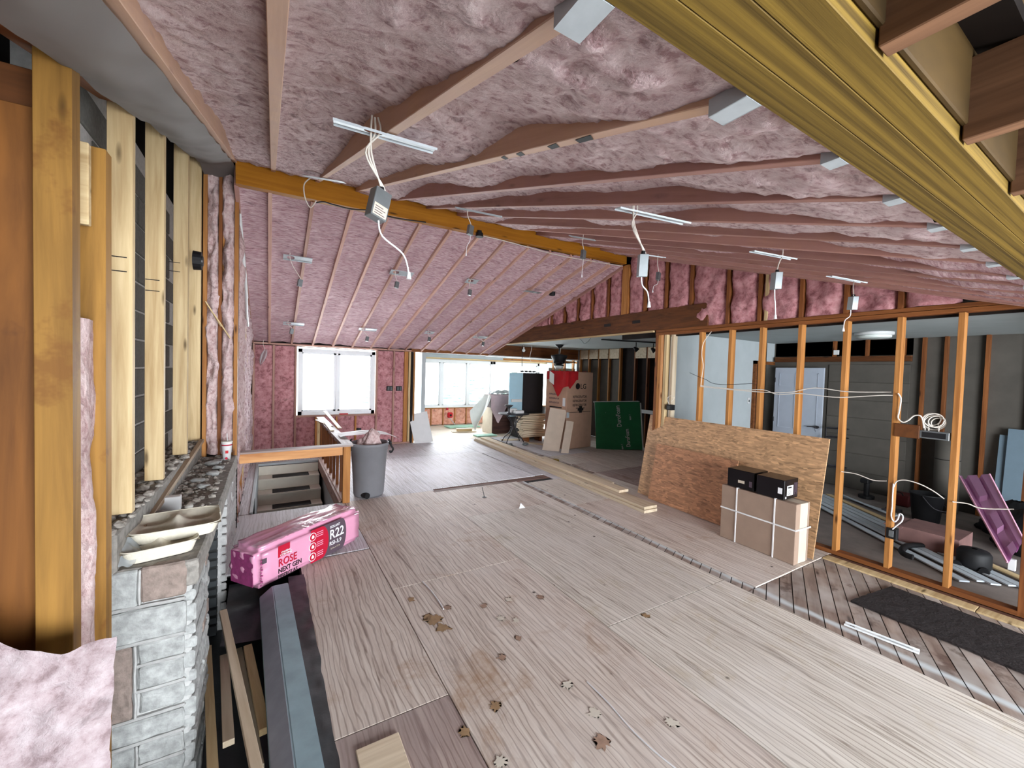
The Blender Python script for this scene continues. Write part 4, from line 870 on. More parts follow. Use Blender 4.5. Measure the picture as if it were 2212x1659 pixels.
# vent pipe stub with blue marks, paper scrap
k = thing('floor_spike', 'thin dark bent rod standing from blue marks on the plywood', 'rod', at(1046, 1074, 2, 0)); q = at(1046, 1074, 2, 0)
MB().tube([q, q+Vector((-.01, 0, .05)), q+Vector((-.02, .01, .10)), q+Vector((-.035, .01, .145))], .005, 6).build('rod', M_iron, k); MB().cyl(q, q+Vector((0, 0, .004)), .03, n=16).build('foot', M_iron, k)
q = at(1127, 1098, 2, 0); o = MB(); o.poly([q+Vector((-.04, 0, .002)), q+Vector((.05, -.01, .002)), q+Vector((.0, .03, .06))], (.004, .006, .002)); tag(o.build('paper_scrap', M_paperw), 'tiny folded white paper scrap standing on the plywood', 'paper')
# ---------------------------------------------------------------- OSB sheets, cartons
def slab(name, p0, p1, top_off, th, mat, parent=None):
    p0, p1, o_ = Vector(p0), Vector(p1), Vector(top_off); x = (p1-p0).normalized(); h = o_.normalized(); nn = x.cross(h); L = (p1-p0).length; H = o_.length
    b = MB().box((-L/2, -H/2, -th/2), (L/2, H/2, th/2)); me = D.meshes.new(name); b.bm.to_mesh(me); b.bm.free()
    return link(name, me, parent, (p0+p1)/2+o_/2-nn*th/2*(1 if nn.x > 0 else -1)*-1*0, mat, Matrix((x, h, nn)).transposed())
o = slab('osb_sheet', (4.90, 4.30, .004), (4.665, 1.86, .004), (.22, -.0, 1.20), .012, M_osb); tag(o, 'full oriented strand board sheet leaning against the stud wall', 'board')
o = slab('osb_sheet', (4.80, 4.02, .004), (4.70, 2.75, .004), (.145, -.0, .80), .012, M_osb2); tag(o, 'smaller reddish strand board piece leaning in front of the full sheet', 'board')
ct = thing('carton_stack', 'pair of tall flat brown cartons bound with white straps before the strand board', 'carton', (4.5, 2.3, 0))
R = Matrix.Rotation(math.radians(-3), 3, 'Z')
def rb(name, lo, hi, mat, par, bev=.003):
    c0 = Vector((4.40, 1.9, 0)); b = MB().box(lo, hi)
    if bev: b.bevel(bev)
    for v in b.bm.verts: v.co = c0+R @ (v.co-c0)
    return b.build(name, mat, par)
rb('front_carton', (4.38, 1.90, 0), (4.455, 2.68, .595), M_card, ct, .004); rb('middle_carton', (4.457, 1.905, 0), (4.60, 2.675, .59), M_cardlt, ct, .004); rb('back_carton', (4.615, 1.91, 0), (4.64, 2.67, .59), M_card, ct)
for y in (2.50, 2.10): rb('strap', (4.372, y-.006, 0), (4.379, y+.006, .597), M_strap, ct, 0); rb('strap', (4.372, y-.006, .596), (4.645, y+.006, .602), M_strap, ct, 0)
rb('strap', (4.372, 1.9, .335), (4.379, 2.682, .349), M_strap, ct, 0); rb('strap', (4.372, 1.893, .335), (4.645, 1.90, .349), M_strap, ct, 0)
for i, (y0, y1, x0) in enumerate(((2.02, 2.29, 4.39), (2.33, 2.62, 4.42))):
    k = thing('black_box_pack', ['glossy black carton with white shipping label on top of the brown cartons', 'glossy black carton with small light picture, set behind the labelled one'][i], 'carton', (x0+.13, (y0+y1)/2, .60), 'black cartons on the brown cartons')
    box('carton', (x0, y0, .603), (x0+.27, y1, .80), plain('black_gloss_print', S(16, 15, 18), .25, var=.2) if i == 0 else MATS['black_gloss_print'], k, .004)
    if i == 0:
        box('shipping_label', (x0+.05, y0-.002, .64), (x0+.17, y0, .74), M_paperw, k, 0); text('FRAGILE', .02, (x0+.06, y0-.003, .715), (1, 0, 0), up, M_ink, k); [box('print_line', (x0+.06, y0-.003, .65+.012*q), (x0+.06+.08-.02*(q % 2), y0-.002, .654+.012*q), M_ink, k, 0) for q in range(4)]
        box('white_mark', (x0+.02, y0-.002, .615), (x0+.04, y0, .635), M_inkw, k, 0); box('tape_tab', (x0-.002, y0+.02, .66), (x0, y0+.06, .72), M_inkw, k, 0)
        for q in range(5): box('fine_print', (x0+.19+.014*q, y0-.002, .62+.02*(q % 3)), (x0+.196+.014*q, y0, .76), M_inkgrey, k, 0)
    else: box('printed_picture', (x0-.002, y0+.10, .66), (x0, y0+.17, .69), M_cardlt, k, 0); box('white_mark', (x0-.002, y0+.02, .64), (x0, y0+.05, .70), M_inkgrey, k, 0)
# ---------------------------------------------------------------- mat and vent
P = [at(px, py, 2, 0) for px, py in ((1840, 1300), (1938, 1268))]; d_ = Vector((0, -1, 0)); 
def fmat(u, v):
    p = Vector((4.115, 1.36, 0)).lerp(Vector((4.73, 1.28, 0)), u)+Vector((-.05, -1.9, 0))*v; return (p.x+.008*fbm((u*3, v*9, 1), 2, 3), p.y+.01*fbm((u*4, v*4, 5), 2, 3), .008+.005*fbm((p.x, p.y, 1), 12, 4))
b = MB().grid(fmat, 26, 70); r_g = bmesh.ops.extrude_face_region(b.bm, geom=b.bm.faces[:]); bmesh.ops.translate(b.bm, verts=[v for v in r_g['geom'] if isinstance(v, bmesh.types.BMVert)], vec=(0, 0, -.014)); bmesh.ops.recalc_face_normals(b.bm, faces=b.bm.faces)
tag(b.build('floor_mat', M_mat), 'dark charcoal fabric runner lying over the diagonal floor boards', 'mat')
k = thing('floor_bracket', 'narrow white slotted metal channel lying on the diagonal boards', 'metal strip', (3.71, 1.04, 0)); v0, v1 = Vector((3.70, 1.25, -.008)), Vector((3.765, .86, -.008))
bar('channel_base', v0, v1, .05, .003, M_white, k, below=True)
dd = (v1-v0).normalized(); sn = Vector((-dd.y, dd.x, 0))
for s in (-1, 1): bar('channel_lip', v0+sn*.024*s, v1+sn*.024*s, .003, .014, M_white, k, below=True)
bar('slot_insert', v0+dd*.2+Vector((0, 0, .004)), v1-dd*.03+Vector((0, 0, .004)), .022, .003, M_metal, k, below=True); bar('dark_slot', v0+dd*.03+Vector((0, 0, .004)), v0+dd*.06+Vector((0, 0, .004)), .012, .002, M_black, k, below=True)
# ---------------------------------------------------------------- hanging light drivers with mounting plates
def driver(plate_a, plate_b, hole, boxc, end, lab, s=1.0, slope=ZN, pw=.10, yawb=.3, cables=2, tilt=.15, tag_=True):
    A_, B_, H_, Bc = [Vector(q) for q in (plate_a, plate_b, hole, boxc)]
    k = thing('light_driver', lab, 'junction box', H_, 'recessed light boxes hanging from the rafters')
    d = (B_-A_); L = d.length; d.normalize(); dz = slope(1)-slope(0); nrm = Vector((0, -dz, 1)).normalized(); sd = nrm.cross(d).normalized(); n_ = d.cross(sd)
    # plate: thin steel strip with a round hole, lips on both sides
    b = MB(); c0 = (A_+B_)/2; hx = (H_-c0).dot(d); hx = max(-L/2+.08, min(L/2-.08, hx)); rr = pw*.36
    def add(poly):
        b.poly([c0+d*x_+sd*y_-n_*.004 for x_, y_ in poly], n_*.0015)
    N = 12; hw = pw/2
    arc = lambda a: (hx+rr*math.cos(a), rr*math.sin(a))
    for q in range(N):
        a0, a1 = 6.2832*q/N, 6.2832*(q+1)/N; o0 = (hx+hw*1.0*max(-1, min(1, 1.42*math.cos(a0))), hw*max(-1, min(1, 1.42*math.sin(a0)))); o1 = (hx+hw*max(-1, min(1, 1.42*math.cos(a1))), hw*max(-1, min(1, 1.42*math.sin(a1))))
        add([arc(a0), o0, o1, arc(a1)])
    if hx-hw > -L/2: add([(-L/2, -hw), (hx-hw, -hw), (hx-hw, hw), (-L/2, hw)])
    if hx+hw < L/2: add([(hx+hw, -hw), (L/2, -hw), (L/2, hw), (hx+hw, hw)])
    for sgn in (-1, 1): b.poly([c0+d*x_+sd*hw*sgn-n_*z_ for x_, z_ in ((-L/2, .004), (L/2, .004), (L/2, .012), (-L/2, .012))], sd*.0012)
    b.build('mounting_plate', M_metal, k)
    H2 = c0+d*hx
    bw, bd, bh = .075*s, .05*s, .125*s
    Rb = Matrix.Rotation(yawb, 3, 'Z') @ Matrix.Rotation(tilt, 3, 'Y')
    top = Bc+Rb @ Vector((0, 0, bh/2))
    for q in range(cables):
        off = Vector((.012*(q-.5), .006*(q % 2), 0)); b = MB().tube([H2+Vector((0, 0, .06))+off, H2+off*1.5, (H2*.6+top*.4)+Vector((-.02*(1+q*.6), 0, 0)), top+off*.5+Vector((0, 0, .02)), top+off*.4], .0042, 6); b.build('cable', M_cable, k, True)
    b = MB().box((-bw/2, -bd/2, -bh/2), (bw/2, bd/2, bh/2)); b.bevel(.002)
    bx = link('driver_box', D.meshes.new('driver_box'), k, Bc, M_metald, Rb); b.bm.to_mesh(bx.data); b.bm.free()
    if s > .8:
        b = MB().box((-bw/2+.006, -bd/2-.0012, -bh/2+.006), (bw/2-.006, -bd/2, -bh*.05)); o_ = link('rating_label', D.meshes.new('rating_label'), bx, Bc, M_cardlt, Rb); b.bm.to_mesh(o_.data); b.bm.free()
        for q in range(4):
            b = MB().box((-bw/2+.012, -bd/2-.002, -bh/2+.012+.01*q), (bw/2-.014-.012*(q % 2), -bd/2-.0012, -bh/2+.015+.01*q)); o_ = link('print_line', D.meshes.new('print_line'), bx, Bc, M_inkgrey, Rb); b.bm.to_mesh(o_.data); b.bm.free()
        MB().cyl(top+Vector((0, 0, -.002)), top+Vector((0, 0, .018)), .013, .011, 12).build('strain_relief', M_black, bx)
    if end is not None:
        E2 = Vector(end); bt = Bc-Rb @ Vector((-bw*.2, 0, bh/2)); mid = (bt+E2)/2+Vector((0, 0, 0))+Vector(((E2.x-bt.x)*.25-.01, 0, .01))
        b = MB().tube([bt+Vector((0, 0, .004)), bt.lerp(E2, .25)+Vector(((bt.x-E2.x)*.12, 0, -.01)), bt.lerp(E2, .7)+Vector(((E2.x-bt.x)*.10, 0, .02)), E2], .0038*s, 7); b.build('light_lead', M_inkw, k, True)
        b = MB().cyl(E2+Vector((0, 0, .008)), E2-Vector((0, 0, .022)), .006*s, .011*s, 10); b.build('plug_end', M_inkw, k)
    return k
driver((.202, 1.763, 2.768), (.602, 1.712, 2.751), (.356, 1.787, 2.776), (.385, 1.787, 2.486), (.521, 1.787, 2.218), 'big grey light driver box dangling nearest overhead from two pale cables', 1.0, yawb=.35, tilt=.22, cables=3)
driver((1.67, 1.69, 2.744), (2.053, 1.522, 2.690), (1.73, 1.60, 2.71), (1.74, 1.56, 2.400), (1.803, 1.56, 2.203), 'grey driver box with long curled white lead hanging before the pink gable', .95, yawb=.9, tilt=-.2, cables=3)
driver((3.05, 1.70, 2.75), (3.28, 1.52, 2.69), (3.23, 1.543, 2.697), (3.092, 1.543, 2.503), (3.102, 1.543, 2.257), 'grey driver box hanging over the stud wall, second of the row toward the side room', .95, yawb=.9, cables=1, tilt=-.1)
driver((4.30, 1.70, 2.75), (4.52, 1.52, 2.69), (4.47, 1.513, 2.688), (4.284, 1.513, 2.474), (4.131, 1.513, 2.244), 'grey driver box hanging lowest beside the tall stud near the side room ceiling', .9, yawb=.9, cables=1, tilt=-.1)
driver((1.575, 3.828, 3.429), (1.982, 3.604, 3.357), (1.736, 3.85, 3.44), (1.752, 3.86, 3.243), (1.712, 3.86, 2.998), 'small grey driver box hanging beside the ochre ridge beam and the black round fitting', .8, cables=1)
driver((3.0, 3.80, 3.42), (3.20, 3.58, 3.349), (3.092, 3.665, 3.376), (3.1, 3.665, 3.182), (3.09, 3.665, 2.94), 'small grey driver box hanging just below the far end of the ridge beam', .8, cables=1)
driver((4.10, 3.60, 3.34), (4.30, 3.50, 3.32), (4.25, 3.534, 3.335), (4.238, 3.534, 3.072), (4.145, 3.534, 2.878), 'tiny pale driver box hanging in front of the pink gable batts', .8, cables=1)
fl_ = [((.30, 6.13, 0), (.327, 6.13, 2.90), 'leftmost upper'), ((1.672, 6.10, 0), (1.60, 6.10, 3.04), 'second upper'), ((2.787, 6.02, 0), (2.752, 6.02, 3.06), 'third upper'), ((3.994, 6.07, 0), None, 'bare upper'),
       ((.36, 8.43, 0), (.327, 8.43, 2.42), 'lowest leftmost'), ((1.662, 8.43, 0), (1.648, 8.43, 2.37), 'second lower'), ((2.904, 8.34, 0), (2.898, 8.34, 2.44), 'third lower'), ((4.128, 8.38, 0), (4.20, 8.38, 2.42), 'last lower')]
LB_ = ['steel plate with hanging box high on the far slope, nearest the insulated wall', 'steel plate on the far slope directly above the double window', 'square steel plate with tiny box in the middle of the far slope', '', 'steel plate and grey box low on the far slope beside the long insulated wall', 'white plate with hanging box just above the double window', 'steel plate with thin cable just above the square timber post', 'white plate and hanging box low on the far slope above the tall bay panes']
for (p_, b_, _), lab in zip(fl_, LB_):
    z_ = ZF(p_[1])-.004; ln = .17 if p_[0] not in (2.787, 2.904) else .1
    a_, c_ = (p_[0]-ln, p_[1], z_), (p_[0]+ln, p_[1], z_)
    if b_: driver(a_, c_, (p_[0]-ln*.5, p_[1], z_), b_, None, lab, .75, ZF, .13, cables=1)
    else:
        o = MB().box((p_[0]-.17, p_[1]-.06, z_-.006), (p_[0]+.17, p_[1]+.06, z_-.002)); o = o.build('mounting_plate', M_metald); tag(o, 'dull grey bare steel plate on the far slope near the gable', 'metal plate')
        MB().cyl((p_[0]+.06, p_[1], z_-.010), (p_[0]+.06, p_[1], z_-.006), .04, n=16).build('hole_cover', M_metal, o)
# loose plate and loop of wire by the ridge
k = thing('loose_bracket', 'thin steel strip and pale wire loop hanging by the ridge beam near the chimney wall', 'metal strip', (.35, 4.4, 3.6)); bar('strip', (.256, 4.40, 3.605), (.56, 4.0, 3.47), .05, .002, M_metal, k)
MB().tube([(.33, 4.52, 3.66), (.27, 4.6, 3.60), (.29, 4.7, 3.50), (.345, 4.80, 3.46), (.40, 4.83, 3.55)], .006, 7).build('wire_loop', M_cable, k, True)
o = MB(); o.cyl((2.33, 4.84, 3.55), (2.33, 4.84, 3.60), .052, .045, 20); o.cyl((2.33, 4.84, 3.60), (2.33, 4.84, 3.63), .03, .03, 12); tag(o.build('round_fitting', M_black), 'round black fitting under the ochre ridge beam beside a small driver box', 'fitting')
o = MB().cyl((4.438, 6.08, ZF(6.08)-.01), (4.438, 6.08, ZF(6.08)+.05), .055, n=18); tag(o.build('round_opening', M_black), 'round black opening in the far slope close to the gable', 'fitting')
o = MB().tube([at(px, py, 1, 4.83) for px, py in ((1044, 510), (1080, 518), (1130, 531), (1180, 545), (1230, 556), (1290, 566), (1345, 575))], .006, 6); tag(o.build('ridge_cable', M_cable, None, True), 'white cable stapled along the lower edge of the ridge beam', 'cable')
o = MB().tube([at(px, py, 1, 4.83) for px, py in ((683, 438), (700, 436), (720, 442), (760, 452), (800, 455), (850, 470), (920, 480))], .007, 6); tag(o.build('ridge_cable', M_cabled, None, True), 'wavy black cable under the ridge beam near the chimney wall', 'cable')
# plastic tuft hanging in far corner
k = thing('hanging_tuft', 'clear plastic tuft hanging on a wire in the far window wall corner', 'plastic bag', (-.1, 9.45, 1.9)); MB().tube([q for q in ((-.12, 9.45, 2.29), (-.125, 9.45, 2.2), at(574, 762, 1, 9.45))], .004, 5).build('wire', M_cable, k)
def ft(u, v):
    q = at(574-12*v+(-7+14*u)*math.sin(v*2.6+.5), 755+35*v, 1, 9.42+.05*math.sin(u*6)); return q+Vector((0, .02*fbm((u*3, v*3, 1), 3, 3), .01*fbm((u*4, v*4, 4), 3, 3)))
MB().grid(ft, 12, 16).build('plastic_film', M_clear, k, True)
# boxes on far wall and cable clusters
for x_, lab in ((2.40, 'black double socket box on the batt left of the narrow stud by the window'), (2.62, 'black double socket box between the narrow stud and the big post')):
    k = thing('socket_box', lab, 'socket box', (x_+.03, YF-.01, 1.33), 'black boxes on the far wall'); box('housing', (x_-.055, YF-.045, 1.27), (x_+.075, YF+.03, 1.38), M_black, k); box('face', (x_-.04, YF-.048, 1.285), (x_+.0, YF-.045, 1.365), M_membrane, k, 0); box('face', (x_+.02, YF-.048, 1.285), (x_+.06, YF-.045, 1.365), M_membrane, k, 0)
o = box('socket_box', (1.70, YF-.04, .30), (1.79, YF+.02, .42), M_black); tag(o, 'single low black box under the window beside the bin', 'socket box')
# wall wires
def wire(pts, lab, x_=XR-.01, r=.005, nm='wall_cable', mat=M_cable): return tag(MB().tube([at(px, py, 0, x_) for px, py in pts], r, 6).build(nm, mat, None, True), lab, 'cable')
wire([(1513, 835), (1560, 840), (1630, 846), (1700, 848), (1760, 838), (1830, 846), (1925, 847)], 'upper white cable threaded level through the row of studs')
wire([(1513, 833), (1600, 842), (1648, 842), (1680, 852), (1727, 850), (1790, 857), (1830, 858), (1900, 854), (1928, 854)], 'lower white cable sagging between the studs')
wire([(1537, 716), (1520, 740), (1516, 765), (1519, 790), (1516, 815), (1514, 834)], 'white cable dropping down the third stud from the header')
wire([(1490, 805), (1505, 812), (1525, 820), (1540, 828), (1570, 831), (1630, 828)], 'thin dark wire sagging over the white drywall', r=.003, mat=M_cabled)
wire([(1818, 1019), (1850, 1024), (1885, 1037), (1915, 1039)], 'white cable crossing low between two tall studs')
wire([(1931, 1052), (1937, 1040), (1955, 1037), (1985, 1045), (2015, 1060), (2040, 1078)], 'arched white cable between two tall studs above the trap box')
wire([(2058, 1084), (2090, 1088), (2120, 1098), (2190, 1100)], 'white cable crossing over the purple vent tray')
wire([(1940, 850), (1946, 862), (1942, 890), (1940, 903), (1950, 912), (1962, 908), (1975, 898), (1990, 900), (1996, 925)], 'double white cable curling down to the steel box on the bracket', r=.006)
k = thing('cable_coil', 'bundle of white cable loops above the steel box between two studs', 'cable', at(2020, 908, 0, XR+.02))
for i, (dx, dy, r_) in enumerate(((0, 0, 20), (6, 3, 17), (-5, -2, 18), (10, 6, 15), (2, 5, 22))):
    MB().tube([at(2018+dx+r_*math.cos(a*.7)*1.1, 908+dy+r_*.72*math.sin(a*.7), 0, XR+.01+.012*i+.01*math.sin(a)) for a in range(10)], .0045, 6).build('loop', M_cable, k, True)
for px in (1996, 2004, 2026): MB().tube([at(px, 915, 0, XR+.03), at(px+2, 925, 0, XR+.03), at(px+1, 936, 0, XR+.03)], .0045, 6).build('tail', M_cable, k, True)
q0, q1 = at(1933, 914, 0, XR-.005), at(1985, 948, 0, XR-.005); o = box('wood_block', (XR-.012, q1.y, q1.z), (XR+.02, q0.y, q0.z), M_ply_or); tag(o, 'reddish wooden block screwed to the tall stud holding the steel box', 'block')
q0, q1 = at(1986, 929, 0, XR), at(2050, 953, 0, XR); k = thing('steel_box', 'long glossy dark steel electrical box bridging two studs under the cable coil', 'electrical box', (XR, (q0.y+q1.y)/2, q1.z)); box('box_body', (XR+.0, q1.y, q1.z), (XR+.05, q0.y, q0.z), M_metald, k); box('box_opening', (XR-.003, q1.y+.02, q1.z+.012), (XR+.0, q0.y-.02, q0.z-.012), M_black, k, 0)
q = at(1925, 1152, 0, XR-.0); k = thing('outlet_box', 'black open outlet box low on the tall stud with white cables curling in', 'outlet box', q); box('housing', (XR-.01, q.y-.04, q.z-.05), (XR+.05, q.y+.035, q.z+.05), M_black, k); box('face', (XR-.014, q.y-.02, q.z-.03), (XR-.01, q.y+.015, q.z+.03), M_metald, k)
MB().tube([at(px, py, 0, XR-.012) for px, py in ((1930, 1045), (1928, 1070), (1927, 1095), (1925, 1115), (1932, 1127), (1940, 1120), (1943, 1110), (1950, 1114), (1948, 1126), (1936, 1136), (1928, 1143))], .006, 7).build('cable', M_inkw, k, True)
q = at(1446, 880, 0, XR); k = thing('outlet_box', 'black outlet box on the cream post above the strand board', 'outlet box', q); box('housing', (XR-.02, q.y-.05, q.z-.04), (XR+.06, q.y+.04, q.z+.04), M_black, k); box('face', (XR-.022, q.y-.03, q.z-.025), (XR-.02, q.y+.02, q.z+.025), M_membrane, k, 0); MB().tube([at(px, py, 0, XR-.01) for px, py in ((1446, 874), (1441, 862), (1448, 855), (1457, 858), (1450, 868))], .004, 6).build('cable', M_cable, k)
# ---------------------------------------------------------------- kitchen things
fan = thing('ceiling_fan', 'black ceiling fan with bell motor and frosted light hanging in the dim kitchen', 'fan', (6.265, 8.2, 2.52)); c = Vector((6.265, 8.2, 0))
MB().cyl(c+Vector((0, 0, 2.44)), c+Vector((0, 0, 2.52)), .05, .11).build('canopy', M_black, fan, True); MB().cyl(c+Vector((0, 0, 2.25)), c+Vector((0, 0, 2.46)), .014).build('rod', M_black, fan, True)
MB().lathe([(.05, 2.02), (.14, 2.05), (.15, 2.12), (.20, 2.20), (.205, 2.25), (.06, 2.28)], c, 24).build('motor', M_black, fan, True); MB().lathe([(.02, 1.90), (.09, 1.92), (.12, 1.98), (.11, 2.0)], c, 20).build('light_bowl', M_lampg, fan, True); MB().lathe([(.12, 1.99), (.13, 2.0), (.12, 2.02), (.03, 2.03)], c, 20).build('light_ring', M_black, fan, True)
for i in range(5):
    a = i*1.2566+.1; dv = Vector((math.cos(a), math.sin(a), 0)); bar('fan_blade', c+dv*.16+Vector((0, 0, 2.06)), c+dv*.34+Vector((0, 0, 2.06)), .1, .008, M_black, fan)
k = thing('bare_bulb', 'bare round white bulb on a wire under the kitchen ceiling', 'bulb', (5.58, 8.8, 2.5)); MB().tube([(5.58, 8.8, 2.52), (5.58, 8.8, 2.42)], .003, 5).build('wire', M_cabled, k); MB().cyl((5.58, 8.8, 2.40), (5.58, 8.8, 2.44), .018).build('socket', M_paperw, k); MB().sph((5.58, 8.8, 2.36), .042, 16).build('glass_bulb', M_lampg, k, True)
k = thing('track_light', 'black ceiling track with two angled spotlights in the kitchen', 'lamp', (6.6, 5.9, 2.5)); bar('track', (5.75, 6.15, 2.505), (7.3, 5.75, 2.505), .035, .022, M_black, k)
for p_ in ((6.55, 5.96), (6.95, 5.85)):
    q = Vector((*p_, 2.49)); h = MB().cyl(q, q-Vector((0, 0, .10)), .009); h.cyl(q+Vector((.03, -.02, -.17)), q+Vector((-.03, .03, -.10)), .055, .02); h.build('spot_head', M_black, k, True)
for i, (x_, y_) in enumerate(((5.9, 8.9), (6.55, 8.5))): tag(MB().tube([(x_, y_, 2.52), (x_-.03, y_, 2.35), (x_-.06, y_, 2.2), (x_-.02, y_, 2.08)], .006, 6).build('loose_cable', M_cable, None, True), ['loose pale cable end hanging beyond the bulb', 'loose pale cable end hanging beside the black fan'][i], 'cable')
tag(MB().tube([at(px, py, 0, XR+.03) for px, py in ((1247, 729), (1256, 735), (1262, 742), (1270, 738), (1276, 730))], .003, 5).build('wire_loop', M_cabled, None, True), 'thin dark wire looping below the brown header', 'wire')
# refrigerator carton
c0 = Vector((5.98, 7.48, 0)); ex = Vector((.992, .124, 0)); ey = Vector((-.124, .992, 0)); Wb, Db, Hb = .90, .73, 1.84
lg = thing('appliance_carton', 'tall tan refrigerator carton with printed sides standing in the kitchen opening', 'carton', c0+ex*.45+ey*.36)
RM = Matrix((ex, ey, Vector((0, 0, 1)))).transposed()
b = MB().box((0, 0, 0), (Wb, Db, Hb)).bevel(.008); me = D.meshes.new('carton_body'); b.bm.to_mesh(me); b.bm.free(); link('carton_body', me, lg, c0, M_cardlg, RM)
def fr_(u, z_): return c0+ex*u+Vector((0, 0, z_))-ey*.0
def fl2(v, z_): return c0+ey*v+Vector((0, 0, z_))
patch('seam_line', fr_(.45, .88), ex, up, .78, .012, M_ink, lg)
patch('round_logo', fr_(.40, 1.52), ex, up, .001, .001, M_ink, lg)
b = MB().cyl(fr_(.36, 1.50)-ey*.003, fr_(.36, 1.50)+ey*.001, .075, n=24); b.build('logo_disc', M_ink, lg); text('LG', .17, fr_(.45, 1.44), ex, up, M_ink, lg)
for q in range(3): text('REFRIGERATOR', .085, fr_(.20, 1.22-.10*q), ex, up, M_ink, lg, sx=.82)
text('REFRIGERADORA', .04, fr_(.32, .96), ex, up, M_ink, lg); b = MB().box((-.05, -.001, -.08), (.05, .001, .08)); b.box((-.10, -.001, -.03), (.10, .001, .03)); link('carrying_mark', D.meshes.new('cm'), lg, fr_(.48, 1.02-.14)-ey*.003+Vector((0, 0, .06)), M_ink, RM); b.bm.to_mesh(D.meshes['cm']); b.bm.free()
exl = -ey
text('LG', .12, fl2(.30, 1.44), exl, up, M_ink, lg)
for q in range(3): text('REFRIGERATOR', .06, fl2(.60, 1.27-.10*q), exl, up, M_inkgrey, lg, sx=.82)
patch('black_bar', fl2(.37, .98+.0), exl, up, .42, .03, M_ink, lg); patch('carrying_mark', fl2(.36, .84), exl, up, .06, .14, M_ink, lg); patch('carrying_mark', fl2(.36, .84), exl, up, .14, .04, M_ink, lg); patch('shipping_label', fl2(.09, 1.12), exl, up, .09, .2, M_paperw, lg); patch('corner_label', fl2(.09, .82), exl, up, .14, .13, M_inkw, lg); patch('corner_label', fr_(.05, .82), ex, up, .09, .13, M_siding, lg)
for z_ in (.70, .67): patch('fine_print', fl2(.37, z_), exl, up, .36, .012, M_inkgrey, lg)
# red flag cloth on top of the carton
fg = thing('red_cloth', 'bright red and white cloth draped over the top corner of the tall carton', 'cloth', c0+Vector((.2, .3, Hb)))
def ff(u, v):      # over the front-left corner; v runs down
    s_ = u*1.05; 
    P = c0+ey*(.70-.70*min(1, s_/.7))+ex*max(0, s_-.7)*1.0 if s_ > .0 else c0
    drop = (.12+.55*math.exp(-((s_-.58)/.16)**2) if s_ < .75 else .18+.12*(s_-.75))*v if False else v*(.20+.42*max(0, 1-abs(s_-.42)/.30) + (.22*max(0, 1-abs(s_-.78)/.2)))
    outv = (-ex*.02 if s_ < .7 else -ey*.02); P = P+outv*(1+.8*math.sin(s_*22)*.5)+Vector((0, 0, Hb+.012-drop)); return P
M_flag = NT('flag_cloth', .85); v_ = M_flag.coords((1, 1, 1), False); M_flag.col(M_flag.ramp(M_flag.noise(v_, 2), [(.3, S(140, 14, 20)), (.7, S(176, 24, 30))])); M_flag = M_flag.m
MB().grid(ff, 50, 12).build('draped_face', M_flag, fg, True)
def fz(u, v): p = c0+ex*(.02+.85*u)+ey*(.05+.62*v); return (p.x, p.y, Hb+.012+.02*abs(fbm((u*3, v*3, 4), 2, 3)))
MB().grid(fz, 30, 20).build('top_fold', M_flag, fg, True)
def fw(u, v): s_ = .12+.16*u; p = c0+ey*(.70-s_)-ex*.032; return (p.x, p.y, Hb+.016-.26*v-(.08*u))
MB().grid(fw, 6, 8).build('white_band', M_clothw, fg, True)
# leaning boards at the carton
o = slab('plywood_strip', (5.38, 7.70, .003), (5.68, 7.44, .003), (.40, .04, .93), .018, M_plypale); tag(o, 'wide pale plywood strip leaning against the tall carton', 'board')
o = slab('plywood_strip', (5.58, 7.26, .003), (5.73, 7.18, .003), (.42, .10, .66), .018, M_plypale); tag(o, 'narrow pale board leaning on the corner of the tall carton', 'board')
# refrigerator
k = thing('refrigerator', 'black refrigerator with its pale door open standing before the bright bay', 'refrigerator', (6.12, 9.4, 0)); box('body', (5.82, 9.15, .02), (6.48, 9.8, 1.78), M_fridge, k, .01); box('door', (5.40, 9.16, .62), (5.815, 9.2, 1.77), M_fridgel, k, .008); box('door_shelf', (5.45, 9.12, 1.0), (5.78, 9.158, 1.08), M_white, k); box('top_trim', (5.82, 9.15, 1.782), (6.48, 9.8, 1.80), M_metald, k)
for i in range(4): tag(MB().sph((5.93+.13*i, 9.4, 1.825), .05, 12, (1.3, 1, .5)).build('cloth_bundle', M_black, None, True), 'small dark cloth bundle on top of the black refrigerator, %s from its pale door' % ORD[i], 'cloth', 'bundles on the refrigerator')
tag(MB().tube([(5.85, 9.3, 2.52), (5.85, 9.3, 2.2), (5.86, 9.3, 1.9), (5.90, 9.3, 1.81)], .008, 6).build('hanging_cable', M_cabled, None, True), 'black cable dropping to the refrigerator top', 'cable')
# cabinet with drop cloth
k = thing('walnut_cabinet', 'dark walnut cabinet half covered by cloths before the bay windows', 'cabinet', (5.95, 10.5, 0)); box('body', (5.47, 10.2, 0), (6.44, 10.8, 1.10), M_cabw, k, .006); box('side_panel', (5.462, 10.2, 0), (5.47, 10.8, .75), M_cardlt, k, 0)
for q in range(3): box('drawer', (5.52, 10.19, .08+.33*q), (6.40, 10.2, .36+.33*q), M_cabw, k, .004)
def fc(u, v):
    if v < .35: x_, y_, z_ = 5.40+1.05*u, 10.75-.58*v/.35, 1.115
    else: x_, y_, z_ = 5.40+1.05*u, 10.17-.015*math.sin(u*18), 1.115-(v-.35)/.65*(.78*max(.12, 1-abs(u-.25)/.5)+.06*math.sin(u*9))
    return (x_, y_+.01*fbm((u*6, v*4, 2), 2, 3), z_+.02*abs(fbm((u*5, v*5, 7), 2, 3)))
tag(MB().grid(fc, 50, 40).build('drop_cloth', M_cloth, None, True), 'dusty pink drop cloth hanging over the walnut cabinet front', 'cloth')
